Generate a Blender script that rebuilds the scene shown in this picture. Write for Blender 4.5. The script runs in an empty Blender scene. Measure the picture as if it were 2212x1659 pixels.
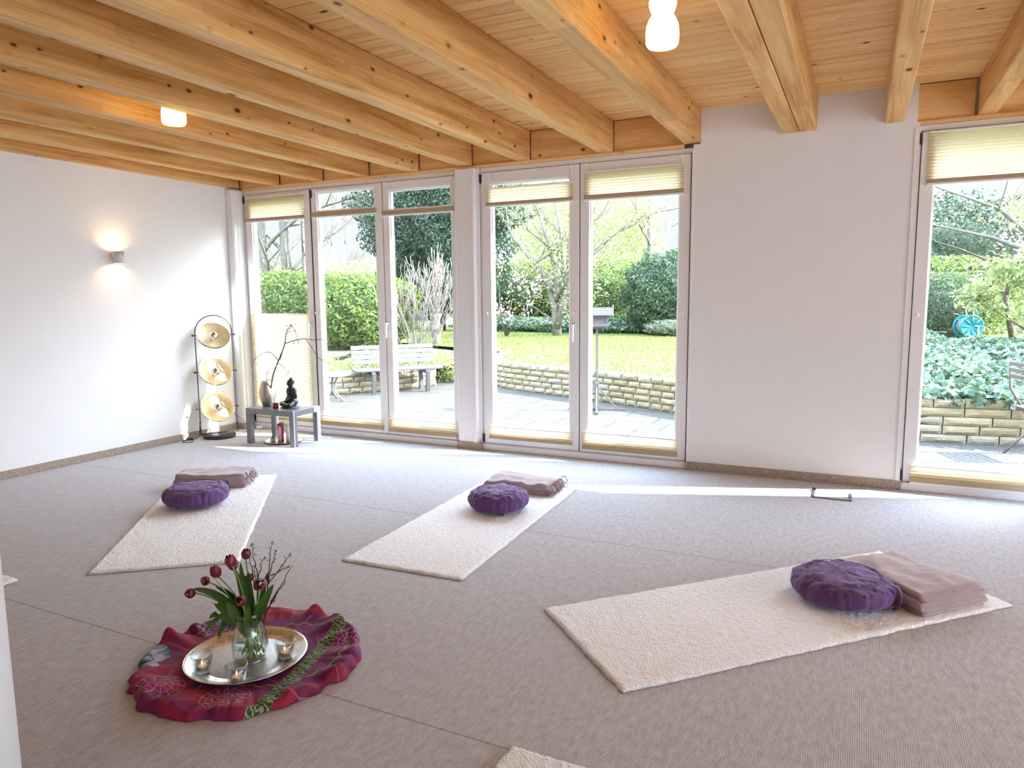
import bpy, math, random
import numpy as np
from mathutils import Vector, Matrix, noise
S = bpy.context.scene
C = S.collection
PI = math.pi
R = math.radians

# ------------------------------------------------------------------ camera
yaw, pitch, roll = R(-26.01252562), R(-7.05897892), R(-0.51859465)
fw = Vector((math.sin(yaw)*math.cos(pitch), math.cos(yaw)*math.cos(pitch), math.sin(pitch)))
rt = Vector((math.cos(yaw), -math.sin(yaw), 0))
up = rt.cross(fw)
r2 = rt*math.cos(roll) + up*math.sin(roll)
u2 = -rt*math.sin(roll) + up*math.cos(roll)
cam = bpy.data.objects.new('camera', bpy.data.cameras.new('camera'))
C.objects.link(cam)
cam.matrix_world = Matrix(((r2.x, u2.x, -fw.x, 0), (r2.y, u2.y, -fw.y, -5.4905), (r2.z, u2.z, -fw.z, 1.35), (0, 0, 0, 1)))
cam.data.sensor_width = 36
cam.data.lens = 1541.42/2212*36
cam.data.clip_start = .05
cam.data.clip_end = 300
S.camera = cam

# ------------------------------------------------------------------ world, sun, exposure
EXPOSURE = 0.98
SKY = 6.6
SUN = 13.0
w = bpy.data.worlds.new('sky')
S.world = w
w.use_nodes = True
nt = w.node_tree
nt.nodes.clear()
wo = nt.nodes.new('ShaderNodeOutputWorld')
bg = nt.nodes.new('ShaderNodeBackground')
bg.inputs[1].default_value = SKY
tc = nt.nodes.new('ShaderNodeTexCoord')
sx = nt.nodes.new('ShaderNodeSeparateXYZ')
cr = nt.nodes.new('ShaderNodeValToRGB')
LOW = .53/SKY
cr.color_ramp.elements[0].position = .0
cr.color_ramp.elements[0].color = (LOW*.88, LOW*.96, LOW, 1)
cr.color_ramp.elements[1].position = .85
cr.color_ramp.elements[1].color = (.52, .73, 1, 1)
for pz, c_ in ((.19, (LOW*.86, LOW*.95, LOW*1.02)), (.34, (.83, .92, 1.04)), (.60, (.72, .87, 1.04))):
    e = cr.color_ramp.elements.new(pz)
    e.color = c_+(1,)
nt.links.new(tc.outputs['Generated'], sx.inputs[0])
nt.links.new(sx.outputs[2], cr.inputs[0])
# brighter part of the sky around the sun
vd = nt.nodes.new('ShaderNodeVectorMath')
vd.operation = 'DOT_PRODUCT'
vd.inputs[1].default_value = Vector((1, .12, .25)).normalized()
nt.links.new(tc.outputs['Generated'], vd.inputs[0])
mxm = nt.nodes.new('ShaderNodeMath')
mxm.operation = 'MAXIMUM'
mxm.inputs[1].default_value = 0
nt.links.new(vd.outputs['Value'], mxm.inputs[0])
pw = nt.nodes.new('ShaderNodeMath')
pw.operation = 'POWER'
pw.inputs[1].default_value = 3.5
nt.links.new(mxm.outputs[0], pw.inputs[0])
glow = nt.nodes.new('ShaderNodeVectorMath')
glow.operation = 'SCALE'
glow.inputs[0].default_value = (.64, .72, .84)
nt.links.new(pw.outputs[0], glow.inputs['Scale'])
sm_ = nt.nodes.new('ShaderNodeVectorMath')
sm_.operation = 'ADD'
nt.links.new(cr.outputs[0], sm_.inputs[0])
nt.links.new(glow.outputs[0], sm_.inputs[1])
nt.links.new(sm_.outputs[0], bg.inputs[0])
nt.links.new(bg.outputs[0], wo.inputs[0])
sl = bpy.data.lights.new('sun', 'SUN')
sl.energy = SUN
sl.angle = R(.5)
sl.color = (1, .98, .95)
so = bpy.data.objects.new('sun', sl)
C.objects.link(so)
so.rotation_euler = Vector((-1, -.37, -.76)).to_track_quat('-Z', 'Y').to_euler()
so.location = (10, 6, 9)
S.view_settings.view_transform = 'Standard'
S.view_settings.look = 'None'
S.view_settings.gamma = 1
S.view_settings.use_curve_mapping = False
S.view_settings.exposure = EXPOSURE
cy = S.cycles
cy.use_denoising = True
cy.max_bounces = 12
cy.diffuse_bounces = 6
cy.glossy_bounces = 4
cy.transmission_bounces = 8
cy.transparent_max_bounces = 16
cy.use_adaptive_sampling = True
cy.adaptive_threshold = .015
cy.sample_clamp_indirect = 8
cy.caustics_reflective = False
cy.caustics_refractive = False


# ------------------------------------------------------------------ helpers: nodes
class N:
    def __init__(s, name):
        s.m = bpy.data.materials.new(name)
        s.m.use_nodes = True
        s.t = s.m.node_tree
        s.t.nodes.clear()
        s.out = s.t.nodes.new('ShaderNodeOutputMaterial')

    def n(s, typ, **kw):
        o = s.t.nodes.new('ShaderNode'+typ)
        for k, v in kw.items():
            if hasattr(o, k):
                setattr(o, k, v)
            else:
                o.inputs[k.replace('_', ' ')].default_value = v
        return o

    def l(s, a, b):
        s.t.links.new(a, b)

    def math(s, op, a, b=None, c=None):
        o = s.t.nodes.new('ShaderNodeMath')
        o.operation = op
        for i, v in enumerate((a, b, c)):
            if v is None:
                continue
            if isinstance(v, (int, float)):
                o.inputs[i].default_value = v
            else:
                s.l(v, o.inputs[i])
        return o.outputs[0]

    def mix(s, f, a, b, blend='MIX'):
        o = s.t.nodes.new('ShaderNodeMix')
        o.data_type = 'RGBA'
        o.blend_type = blend
        for v, i in ((f, 0), (a, 6), (b, 7)):
            if isinstance(v, (int, float)):
                o.inputs[i].default_value = v
            elif isinstance(v, tuple):
                o.inputs[i].default_value = v if len(v) == 4 else v+(1,)
            else:
                s.l(v, o.inputs[i])
        return o.outputs[2]

    def ramp(s, f, *stops):
        o = s.t.nodes.new('ShaderNodeValToRGB')
        el = o.color_ramp.elements
        while len(el) < len(stops):
            el.new(.5)
        for k, (pz, c) in enumerate(stops):
            el[k].position = pz
            el[k].color = (c, c, c, 1) if isinstance(c, (int, float)) else tuple(c)+(1,)
        s.l(f, o.inputs[0])
        return o.outputs[0]

    def coord(s, scale=(1, 1, 1), kind='Object', rnd=False):
        t = s.n('TexCoord')
        o = t.outputs[kind]
        if rnd:
            oi = s.n('ObjectInfo')
            cm = s.n('CombineXYZ')
            for k, q in enumerate((37., 91., 13.)):
                s.l(s.math('MULTIPLY', oi.outputs['Random'], q), cm.inputs[k])
            va = s.n('VectorMath', operation='ADD')
            s.l(o, va.inputs[0])
            s.l(cm.outputs[0], va.inputs[1])
            o = va.outputs[0]
        mp = s.n('Mapping')
        mp.inputs['Scale'].default_value = scale
        s.l(o, mp.inputs[0])
        return mp.outputs[0]

    def noise(s, vec, scale, detail=3, rough=.5, dist=0):
        o = s.n('TexNoise')
        o.inputs['Scale'].default_value = scale
        o.inputs['Detail'].default_value = detail
        o.inputs['Roughness'].default_value = rough
        o.inputs['Distortion'].default_value = dist
        s.l(vec, o.inputs['Vector'])
        return o.outputs[0]

    def bsdf(s, col, rough=.6, metal=0, **kw):
        b = s.n('BsdfPrincipled')
        for k, v in (('Base Color', col), ('Roughness', rough), ('Metallic', metal)):
            if isinstance(v, tuple):
                v = v if len(v) == 4 else v+(1,)
                b.inputs[k].default_value = v
            elif isinstance(v, (int, float)):
                b.inputs[k].default_value = v
            else:
                s.l(v, b.inputs[k])
        for k, v in kw.items():
            b.inputs[k.replace('_', ' ')].default_value = v
        s.l(b.outputs[0], s.out.inputs[0])
        s.b = b
        return b

    def bump(s, h, strength=.3, dist=.01):
        o = s.n('Bump')
        o.inputs['Strength'].default_value = strength
        o.inputs['Distance'].default_value = dist
        s.l(h, o.inputs['Height'])
        s.l(o.outputs[0], s.b.inputs['Normal'])


def simple(name, col, rough=.6, metal=0, var=.08, vs=8, bump=0, bs=40, **kw):
    m = N(name)
    v = m.coord()
    n1 = m.noise(v, vs, 3)
    dark = tuple(c*(1-var) for c in col)
    lite = tuple(min(1, c*(1+var)) for c in col)
    m.bsdf(m.mix(n1, dark, lite), rough, metal, **kw)
    if bump:
        m.bump(m.noise(v, bs, 4), bump, .004)
    return m.m


def wood(name, axis, lite, dark, knots=True, lam=False):
    m = N(name)
    sc = [9., 9., 9.]
    sc[axis] = .7
    v = m.coord(tuple(sc), rnd=True)
    g1 = m.noise(v, 1.0, 4, .55, 1.2)
    sc2 = [120., 120., 120.]
    sc2[axis] = 2.5
    v2 = m.coord(tuple(sc2), rnd=True)
    g2 = m.noise(v2, 1.0, 2, .5)
    f = m.math('ADD', m.math('MULTIPLY', g1, .72), m.math('MULTIPLY', g2, .28))
    col = m.ramp(f, (.33, dark), (.5, tuple((a*.45+b*.55) for a, b in zip(dark, lite))), (.67, lite))
    if lam:
        t = m.n('TexCoord')
        sp = m.n('SeparateXYZ')
        m.l(t.outputs['Object'], sp.inputs[0])
        zz = m.math('FLOOR', m.math('DIVIDE', sp.outputs[2], .058))
        yy = m.math('FLOOR', m.math('ADD', m.math('MULTIPLY', sp.outputs[1], .55), m.math('MULTIPLY', zz, .37)))
        cb = m.n('CombineXYZ')
        m.l(zz, cb.inputs[0])
        m.l(yy, cb.inputs[1])
        oi = m.n('ObjectInfo')
        m.l(oi.outputs['Random'], cb.inputs[2])
        wn = m.n('TexWhiteNoise')
        m.l(cb.outputs[0], wn.inputs[0])
        col = m.mix(m.math('MULTIPLY', wn.outputs[0], .22), col, tuple(c*.45 for c in dark), 'MULTIPLY')
    if knots:
        for scl, thr, rad in ((8.0, .50, .15), (15., .66, .19)):
            sc3 = [scl]*3
            sc3[axis] = scl*.55
            v3 = m.coord(tuple(sc3), rnd=True)
            vo = m.n('TexVoronoi')
            vo.inputs['Scale'].default_value = 1
            m.l(v3, vo.inputs['Vector'])
            sr = m.n('SeparateColor')
            m.l(vo.outputs['Color'], sr.inputs[0])
            ok = m.math('GREATER_THAN', sr.outputs[0], thr)
            rr = m.math('MULTIPLY', sr.outputs[1], rad)
            dd = m.math('SUBTRACT', rr, vo.outputs['Distance'])
            kk = m.math('MULTIPLY', m.math('MINIMUM', m.math('MAXIMUM', m.math('MULTIPLY', dd, 26), 0), 1), ok)
            halo = m.math('MULTIPLY', m.math('MINIMUM', m.math('MAXIMUM', m.math('MULTIPLY', m.math('ADD', dd, .12), 4), 0), .45), ok)
            col = m.mix(halo, col, tuple(c*.8 for c in dark))
            col = m.mix(kk, col, (dark[0]*.22, dark[1]*.16, dark[2]*.12))
    m.bsdf(col, .55)
    m.b.inputs['Specular IOR Level'].default_value = .25
    m.bump(g2, .12, .003)
    return m.m


def leafmat(name, c1, c2, trans=.35, dark=None):
    m = N(name)
    g = m.n('NewGeometry')
    f = g.outputs['Random Per Island']
    stops = [(0, c1), (1, c2)] if dark is None else [(0, dark), (.35, c1), (1, c2)]
    col = m.ramp(f, *stops)
    d = m.n('BsdfPrincipled')
    d.inputs['Roughness'].default_value = .5
    d.inputs['Specular IOR Level'].default_value = .3
    m.l(col, d.inputs['Base Color'])
    t = m.n('BsdfTranslucent')
    m.l(m.mix(.15, col, (.4, .5, .1)), t.inputs['Color'])
    x = m.n('MixShader')
    x.inputs[0].default_value = trans
    m.l(d.outputs[0], x.inputs[1])
    m.l(t.outputs[0], x.inputs[2])
    m.l(x.outputs[0], m.out.inputs[0])
    return m.m


def glassmat(name, refl=.06, tint=(1, 1, 1), pw=4, edge=.5):
    m = N(name)
    t = m.n('BsdfTransparent')
    t.inputs[0].default_value = tint+(1,)
    g = m.n('BsdfGlossy')
    g.inputs['Roughness'].default_value = .01
    fz = m.n('LayerWeight')
    fz.inputs[0].default_value = .5
    x = m.n('MixShader')
    m.l(m.math('ADD', m.math('MULTIPLY', m.math('POWER', fz.outputs['Facing'], pw), edge), refl), x.inputs[0])
    m.l(t.outputs[0], x.inputs[1])
    m.l(g.outputs[0], x.inputs[2])
    m.l(x.outputs[0], m.out.inputs[0])
    return m.m


def emit(name, col, st):
    m = N(name)
    e = m.n('Emission')
    e.inputs[0].default_value = col+(1,)
    e.inputs[1].default_value = st
    m.l(e.outputs[0], m.out.inputs[0])
    return m.m


# ------------------------------------------------------------------ helpers: meshes
class MB:
    def __init__(s):
        s.v = []
        s.f = []

    def add(s, vs, fs):
        o = len(s.v)
        s.v += [tuple(q) for q in vs]
        s.f += [tuple(i+o for i in q) for q in fs]
        return s

    def box(s, x0, x1, y0, y1, z0, z1, bev=0):
        if bev <= 0:
            vs = [(x, y, z) for z in (z0, z1) for y in (y0, y1) for x in (x0, x1)]
            return s.add(vs, [(0, 2, 3, 1), (4, 5, 7, 6), (0, 1, 5, 4), (2, 6, 7, 3), (0, 4, 6, 2), (1, 3, 7, 5)])
        b = min(bev, (x1-x0)/2.01, (y1-y0)/2.01, (z1-z0)/2.01)
        vs, fs, idx = [], [], {}
        for sx_ in (0, 1):
            for sy in (0, 1):
                for sz in (0, 1):
                    X = (x0, x1)[sx_]; Y = (y0, y1)[sy]; Z = (z0, z1)[sz]
                    bx = b if not sx_ else -b; by = b if not sy else -b; bz = b if not sz else -b
                    for k, q in enumerate(((X, Y+by, Z+bz), (X+bx, Y, Z+bz), (X+bx, Y+by, Z))):
                        idx[(sx_, sy, sz, k)] = len(vs)
                        vs.append(q)
        I = idx
        for a in (0, 1):
            fs.append(tuple(I[(a, y, z, 0)] for y, z in ((0, 0), (1, 0), (1, 1), (0, 1))))
            fs.append(tuple(I[(x, a, z, 1)] for x, z in ((0, 0), (1, 0), (1, 1), (0, 1))))
            fs.append(tuple(I[(x, y, a, 2)] for x, y in ((0, 0), (1, 0), (1, 1), (0, 1))))
        for a in (0, 1):
            for c in (0, 1):
                fs.append((I[(0, a, c, 1)], I[(1, a, c, 1)], I[(1, a, c, 2)], I[(0, a, c, 2)]))
                fs.append((I[(a, 0, c, 0)], I[(a, 1, c, 0)], I[(a, 1, c, 2)], I[(a, 0, c, 2)]))
                fs.append((I[(a, c, 0, 0)], I[(a, c, 1, 0)], I[(a, c, 1, 1)], I[(a, c, 0, 1)]))
        for a in (0, 1):
            for c in (0, 1):
                for d in (0, 1):
                    fs.append((I[(a, c, d, 0)], I[(a, c, d, 1)], I[(a, c, d, 2)]))
        return s.add(vs, fs)

    def obox(s, c, ax, ay, az, hx, hy, hz):      # oriented box
        c, ax, ay, az = Vector(c), Vector(ax).normalized(), Vector(ay).normalized(), Vector(az).normalized()
        vs = [c+ax*hx*i+ay*hy*j+az*hz*k for k in (-1, 1) for j in (-1, 1) for i in (-1, 1)]
        return s.add(vs, [(0, 2, 3, 1), (4, 5, 7, 6), (0, 1, 5, 4), (2, 6, 7, 3), (0, 4, 6, 2), (1, 3, 7, 5)])

    def tube(s, pts, rad, n=8, caps=True, flat=1.0):
        P = [Vector(q) for q in pts]
        if isinstance(rad, (int, float)):
            rad = [rad]*len(P)
        vs, fs = [], []
        t0 = (P[1]-P[0]).normalized()
        a = t0.orthogonal().normalized()
        for i, q in enumerate(P):
            t = (P[min(i+1, len(P)-1)]-P[max(i-1, 0)])
            t = t.normalized() if t.length > 1e-9 else t0
            a = (a-t*a.dot(t))
            a = a.normalized() if a.length > 1e-6 else t.orthogonal().normalized()
            b = t.cross(a)
            for k in range(n):
                th = 2*PI*k/n
                vs.append(q+(a*math.cos(th)+b*math.sin(th)*flat)*rad[i])
        for i in range(len(P)-1):
            for k in range(n):
                k2 = (k+1) % n
                fs.append((i*n+k, i*n+k2, (i+1)*n+k2, (i+1)*n+k))
        if caps:
            fs.append(tuple(range(n-1, -1, -1)))
            fs.append(tuple((len(P)-1)*n+k for k in range(n)))
        return s.add(vs, fs)

    def lathe(s, prof, n=32, c=(0, 0, 0), closed=False, axis=None, cap=True):
        vs, fs = [], []
        c = Vector(c)
        M = Matrix.Identity(3)
        if axis is not None:
            M = Vector((0, 0, 1)).rotation_difference(Vector(axis)).to_matrix()
        m = len(prof)
        for r_, z in prof:
            for k in range(n):
                th = 2*PI*k/n
                vs.append(c+M @ Vector((r_*math.cos(th), r_*math.sin(th), z)))
        for i in range(m-1 if not closed else m):
            for k in range(n):
                k2 = (k+1) % n
                j = (i+1) % m
                fs.append((i*n+k, i*n+k2, j*n+k2, j*n+k))
        if not closed and cap:
            if prof[0][0] > 1e-6:
                fs.append(tuple(range(n-1, -1, -1)))
            if prof[-1][0] > 1e-6:
                fs.append(tuple((m-1)*n+k for k in range(n)))
        return s.add(vs, fs)

    def ball(s, c, r, n=12, m=8, sc=(1, 1, 1), axis=None):
        prof = [(max(1e-5, math.sin(PI*i/m)), -math.cos(PI*i/m)) for i in range(m+1)]
        o = len(s.v)
        s.lathe([(a*r, b*r) for a, b in prof], n, (0, 0, 0))
        M = Matrix.Identity(3)
        if axis is not None:
            M = Vector((0, 0, 1)).rotation_difference(Vector(axis)).to_matrix()
        c = Vector(c)
        for i in range(o, len(s.v)):
            q = s.v[i]
            s.v[i] = tuple(c+M @ Vector((q[0]*sc[0], q[1]*sc[1], q[2]*sc[2])))
        return s

    def build(s, name, m=None, parent=None, smooth=False, loc=None):
        me = bpy.data.meshes.new(name)
        me.from_pydata(s.v, [], s.f)
        me.update()
        if smooth:
            me.polygons.foreach_set('use_smooth', [True]*len(me.polygons))
        if m is not None:
            me.materials.append(m)
        o = bpy.data.objects.new(name, me)
        C.objects.link(o)
        if loc is not None:
            o.location = loc
        if parent is not None:
            o.parent = parent
        return o


def tag(o, label, cat=None, group=None, kind=None):
    o['label'] = label
    if cat:
        o['category'] = cat
    if group:
        o['group'] = group
    if kind:
        o['kind'] = kind
    return o


def thing(name, label, cat, loc=(0, 0, 0), rz=0, group=None):
    o = bpy.data.objects.new(name, None)
    C.objects.link(o)
    o.location = loc
    o.rotation_euler = (0, 0, rz)
    o.empty_display_size = .05
    return tag(o, label, cat, group)


def struct(o, label=None, cat=None):
    o['kind'] = 'structure'
    if label:
        o['label'] = label
    if cat:
        o['category'] = cat
    return o


def subsurf(o, lv=1):
    md = o.modifiers.new('sub', 'SUBSURF')
    md.levels = lv
    md.render_levels = lv
    return o


def nz(x, y, z=0, s=1.0):
    return noise.noise(Vector((x*s, y*s, z*s)))


def frac(x, y, z=0, s=1.0, o=3):
    return noise.fractal(Vector((x*s, y*s, z*s)), 1.0, 2.0, o)


# ------------------------------------------------------------------ materials
M = {}
M['wood'] = wood('beam_wood', 1, (.90, .57, .235), (.52, .235, .055), lam=True)
M['woodx'] = wood('board_wood', 0, (.95, .66, .31), (.70, .37, .12))
M['white'] = simple('painted_white_frame', (.84, .83, .83), .35, var=.02)
M['bead'] = simple('white_reveal', (.86, .86, .86), .4, var=.02)
M['plaster'] = simple('wall_plaster', (.82, .82, .82), .9, var=.015, vs=3, bump=.08, bs=180)
M['rubber'] = simple('black_rubber', (.02, .02, .022), .6)
M['blackmetal'] = simple('black_metal', (.025, .025, .03), .35, var=.1)
M['grayfoil'] = simple('silver_grey_laminate', (.19, .195, .215), .38, .35, var=.03)
M['steel'] = simple('brushed_steel', (.7, .7, .72), .25, 1.0, var=.05)
M['handle'] = simple('satin_handle_metal', (.72, .72, .73), .42, .5)
M['plastic'] = simple('white_plastic', (.85, .85, .85), .4, var=.02)
M['pane'] = glassmat('window_pane_glass', .022)


def carpet():
    m = N('ribbed_carpet')
    t = m.n('TexCoord')
    sp = m.n('SeparateXYZ')
    m.l(t.outputs['Object'], sp.inputs[0])
    rib = m.math('SINE', m.math('MULTIPLY', sp.outputs[0], 2*PI/.0062))
    v = m.coord((1, 1, 1))
    n1 = m.noise(v, 170, 3, .7)
    n2 = m.noise(m.coord((1, .35, 1)), 55, 3, .6)
    n3 = m.noise(v, .6, 2)
    f = m.math('ADD', m.math('MULTIPLY', rib, .12), m.math('ADD', m.math('MULTIPLY', n1, .6), m.math('MULTIPLY', n2, .45)))
    col = m.ramp(f, (.25, (.28, .27, .282)), (.52, (.50, .495, .52)), (.85, (.73, .73, .765)))
    col = m.mix(m.math('MULTIPLY', n3, .12), col, (.38, .32, .29))
    for ys in (-3.712, -1.87):
        d = m.math('ABSOLUTE', m.math('SUBTRACT', sp.outputs[1], ys))
        k = m.math('LESS_THAN', d, .0032)
        col = m.mix(m.math('MULTIPLY', k, .5), col, (.1, .08, .07))
    m.bsdf(col, 1.0)
    m.b.inputs['Specular IOR Level'].default_value = .0
    m.bump(f, .35, .004)
    return m.m


M['carpet'] = carpet()


def skirtmat():
    m = N('carpet_skirting')
    v = m.coord((1, 1, .25))
    n1 = m.noise(v, 220, 3, .7)
    col = m.ramp(n1, (.3, (.20, .145, .11)), (.7, (.50, .42, .35)))
    m.bsdf(col, .95)
    m.bump(n1, .4, .003)
    return m.m


M['skirt'] = skirtmat()

# ------------------------------------------------------------------ room shell
ZB, ZC = 2.452, 2.683      # underside of beams, ceiling
XL, XR, YB = -5.8, 5.2, -8.8
struct(MB().box(XL-.3, XR+.3, YB-.3, .09, -.12, 0).build('floor', M['carpet']), 'beige ribbed carpet floor of the room', 'floor')
# ceiling: individual tongue and groove planks along X
cm_ = MB()
k = 0
y = .0
while y > YB:
    cm_.box(XL, XR, y-.1005, y, ZC, ZC+.02, .0045)
    y -= .1035
cm_.box(XL-.3, XR+.3, YB-.3, .27, ZC+.016, ZC+.2)
struct(cm_.build('ceiling', M['woodx']), 'ceiling of narrow knotty pine planks', 'ceiling')
wl = MB().box(XL-.3, XL, YB-.3, .22, -.1, ZC+.016)
struct(wl.build('wall_left', M['plaster']), 'plain off-white wall on the left', 'wall')
struct(MB().box(XR, XR+.2, YB-.3, .22, -.1, .35).box(XR, XR+.2, YB-.3, .22, 1.85, ZC+.016).box(XR, XR+.2, YB-.3, -7.9, .35, 2.38).box(XR, XR+.2, -.7, .22, .35, 2.38).box(XR, XR+.2, -4.3, -4.1, .35, 2.38).build('wall_right', M['plaster']), 'off-white unseen wall on the right with openings added to light the room', 'wall')  # openings added and sized to brighten the left wall, out of view
# rear wall behind the camera
wr = MB()
wr.box(XL, XR, YB-.25, YB, 0, ZC)
struct(wr.build('wall_back', M['plaster']), 'off-white wall behind the viewer', 'wall')
# front (garden side) wall: solid white panel between the glass doors
wf = MB()
pr = [(-1.162, 0), (.288, 0), (.288, 2.44), (.272, 2.44), (.272, ZC), (-1.113, ZC), (-1.113, 2.44), (-1.162, 2.44)]
wf.add([(x, -.03, z) for x, z in pr]+[(x, .20, z) for x, z in pr], [tuple(range(8)), tuple(range(15, 7, -1))]+[((i+1) % 8, i, i+8, (i+1) % 8+8) for i in range(8)])
struct(wf.build('wall_front', M['plaster']), 'off-white wall panel between the glass doors', 'wall')
# white pillar and corner column
pf = MB()
pf.box(-3.186, -2.992, -.055, .14, 0, 2.425, .006)
pf.box(-3.000, -2.968, -.02, .14, 0, 2.425, .004)
pf.box(-3.03, -2.998, -.062, .0, .0, 2.36, .004)
struct(pf.build('wall_pillar', M['plaster']), 'slim white pillar between the glass doors', 'wall')
cf = MB()
cf.box(XL, -5.705, -.144, .14, 0, 2.43, .012)
cf.box(-5.725, -5.698, -.10, -.03, 0, 2.33, .008)
struct(cf.build('wall_corner', M['plaster']), 'boxed white column in the left corner of the room', 'wall')
# header above the doors, outside, and rest of facade on the right
struct(MB().box(XL, XR, .085, .25, 2.385, ZC+.02).build('trim_1', M['white']))
struct(MB().box(1.50, 1.6, -.03, .20, 0, 2.43).build('trim_2', M['plaster']))
struct(MB().box(1.6, XR, .02, .20, 0, 2.4).build('wall_front_right', M['plaster']))
# light wood strip over the windows and blocking boards between the beams
tn = 3
for a, b in ((-5.705, -1.238), (.272, XR)):
    struct(MB().box(a, b, -.012, .03, 2.425, 2.452, .003).build('trim_%d' % tn, M['woodx']), 'pale wooden strip running above the windows', 'trim')
    tn += 1
BX = [-5.206, -4.658, -4.119, -3.576, -3.038, -2.493, -1.785, -1.115, None, .199, .710, 1.27, 1.83, 2.39, 2.95, 3.5, 4.05, 4.6, 5.15]
BW = .122
xs = [XL] + [x for x in BX if x is not None]
for a, b in zip(xs[:-1], xs[1:]):
    if a < -1.2 or a >= .19:
        lo = a if a > XL else -5.745
        lo = .272 if abs(a-.199) < .01 else lo
        struct(MB().box(lo+.001, b-BW-.001 if b != -1.115 else b-BW-.001, .012, .05, 2.453, ZC-.001).build('trim_%d' % tn, M['woodx']), 'vertical pine board between two ceiling beam ends', 'trim')
        tn += 1


def beam(x0, x1, label, nm='ceiling_beam'):
    L = -YB
    o = MB().box(0, x1-x0, -L/2, L/2, 0, ZC-ZB-.001, .006).build(nm, M['wood'])
    o.location = (x0, -L/2, ZB)
    tag(o, label, 'beam', 'exposed ceiling beams')
    return o


b0 = beam(XL, -5.745, 'half-width pine ceiling beam running along the top of the left wall')
ordn = ['first full', 'second full', 'third full', 'fourth full', 'fifth full', 'sixth full', 'seventh full', 'eighth full']
for k in range(8):
    extra = {3: ' with a lit lamp hanging beside it', 7: ', beside the glass jar lamp, ending at the white wall panel'}.get(k, '')
    beam(BX[k]-BW, BX[k], 'pine ceiling beam, %s one counted from the left wall%s' % (ordn[k], extra))
beam(-.553, -.4425, 'left half of the doubled pine beam above the white wall panel')
beam(-.4385, -.329, 'right half of the doubled pine beam above the white wall panel')
beam(.086, .199, 'single pine beam at the right end of the white wall panel')
beam(.604, .710, 'pine beam above the right glass door with the tall blind')
for x in BX[11:]:
    tag(beam(x-.106, x, 'pine beam beyond the right edge of the picture'), 'pine beam beyond the right edge of the picture', 'beam', 'exposed ceiling beams')

# skirting
sk = M['skirt']
struct(MB().box(XL, XL+.012, YB, -.144, 0, .062, .002).build('baseboard_left', sk), 'carpet strip skirting along the left wall', 'baseboard')
struct(MB().box(XL, -5.693, -.156, -.144, 0, .062).box(-5.705, -5.693, -.144, 0, 0, .062).build('baseboard_corner', sk), 'carpet strip skirting around the corner column', 'baseboard')
struct(MB().box(-1.174, .3, -.042, -.03, 0, .064).box(-1.174, -1.162, -.03, .0, 0, .064).build('baseboard_front', sk), 'carpet strip skirting along the white wall panel', 'baseboard')
struct(MB().box(-3.198, -2.956, -.067, -.055, 0, .062).box(-2.968, -2.956, -.055, .0, 0, .062).box(-3.198, -3.186, -.055, 0, 0, .062).build('baseboard_pillar', sk), 'carpet strip skirting around the slim pillar', 'baseboard')
# thin white edge trim of wall panel
struct(MB().box(-1.168, -1.150, -.036, -.028, .064, 2.40).build('trim_%d' % tn, M['white'])); tn += 1
struct(MB().box(.262, .29, -.038, -.028, .064, 2.40).build('trim_%d' % tn, M['white'])); tn += 1

# ------------------------------------------------------------------ windows and glass doors
def ring(x0, x1, z0, z1, X0, X1, Z0, Z1, ya, yb, bev=.003):
    m = MB()
    m.box(x0, X0, ya, yb, z0, z1, bev)
    m.box(X1, x1, ya, yb, z0, z1, bev)
    m.box(X0, X1, ya, yb, z0, Z0, bev)
    m.box(X0, X1, ya, yb, Z1, z1, bev)
    return m


def outer(x0, x1, posts, label):
    global tn
    m = ring(x0, x1, 0, 2.424, x0+.018, x1-.018, .062, 2.385, .0, .085)
    m.box(x0, x1, -.022, .0, 0, .052, .004)
    for p_ in posts:
        m.box(p_-.012, p_+.012, .03, .085, .05, 2.4)
    struct(m.build('trim_%d' % tn, M['white']), label, 'trim')
    tn += 1


outer(-5.697, -3.188, (-4.822, -3.976), 'white outer frame around the three left sashes')
outer(-2.966, -1.163, (-2.058,), 'white outer frame around the pair of middle glass doors')
outer(.289, 1.50, (), 'white outer frame around the right glass door')


def sash(nm, x0, x1, X0, X1, Z1, label, cat, handle=None, hinges=None, Z0=.166, z0=.062):
    t = thing(nm, label, cat, (0, 0, 0))
    del t['category']
    struct(t, label, cat)
    ring(x0, x1, z0, 2.382, X0, X1, Z0, Z1, -.014, .06, .004).build('sash_frame', M['white'], t)
    ring(X0, X1, Z0, Z1, X0+.010, X1-.010, Z0+.010, Z1-.010, .004, .045, .002).build('glazing_bead', M['bead'], t)
    ring(x0-.005, x1+.005, z0-.004, 2.386, x0+.001, x1-.001, z0+.004, 2.378, .0, .01, .0).build('seal', M['rubber'], t)
    MB().box(X0+.008, X1-.008, .028, .034, Z0+.008, Z1-.008).build('glass_pane', M['pane'], t)
    if handle is not None:
        h = MB()
        h.box(handle-.014, handle+.014, -.022, -.014, 1.045, 1.125, .003)
        h.tube([(handle, -.02, 1.10), (handle, -.055, 1.10)], .009, 10)
        h.tube([(handle, -.055, 1.11), (handle, -.06, 1.05), (handle, -.058, .97)], [.011, .010, .008], 10)
        tag(h.build('handle', M['handle'], t), 'pale metal lever handle turned down')
    if hinges is not None:
        for hz in ((2.30, 2.37), (.07, .14)):
            MB().box(hinges-.007, hinges+.007, -.024, -.008, hz[0], hz[1], .002).build('hinge', M['rubber'], t)
    return t


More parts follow.
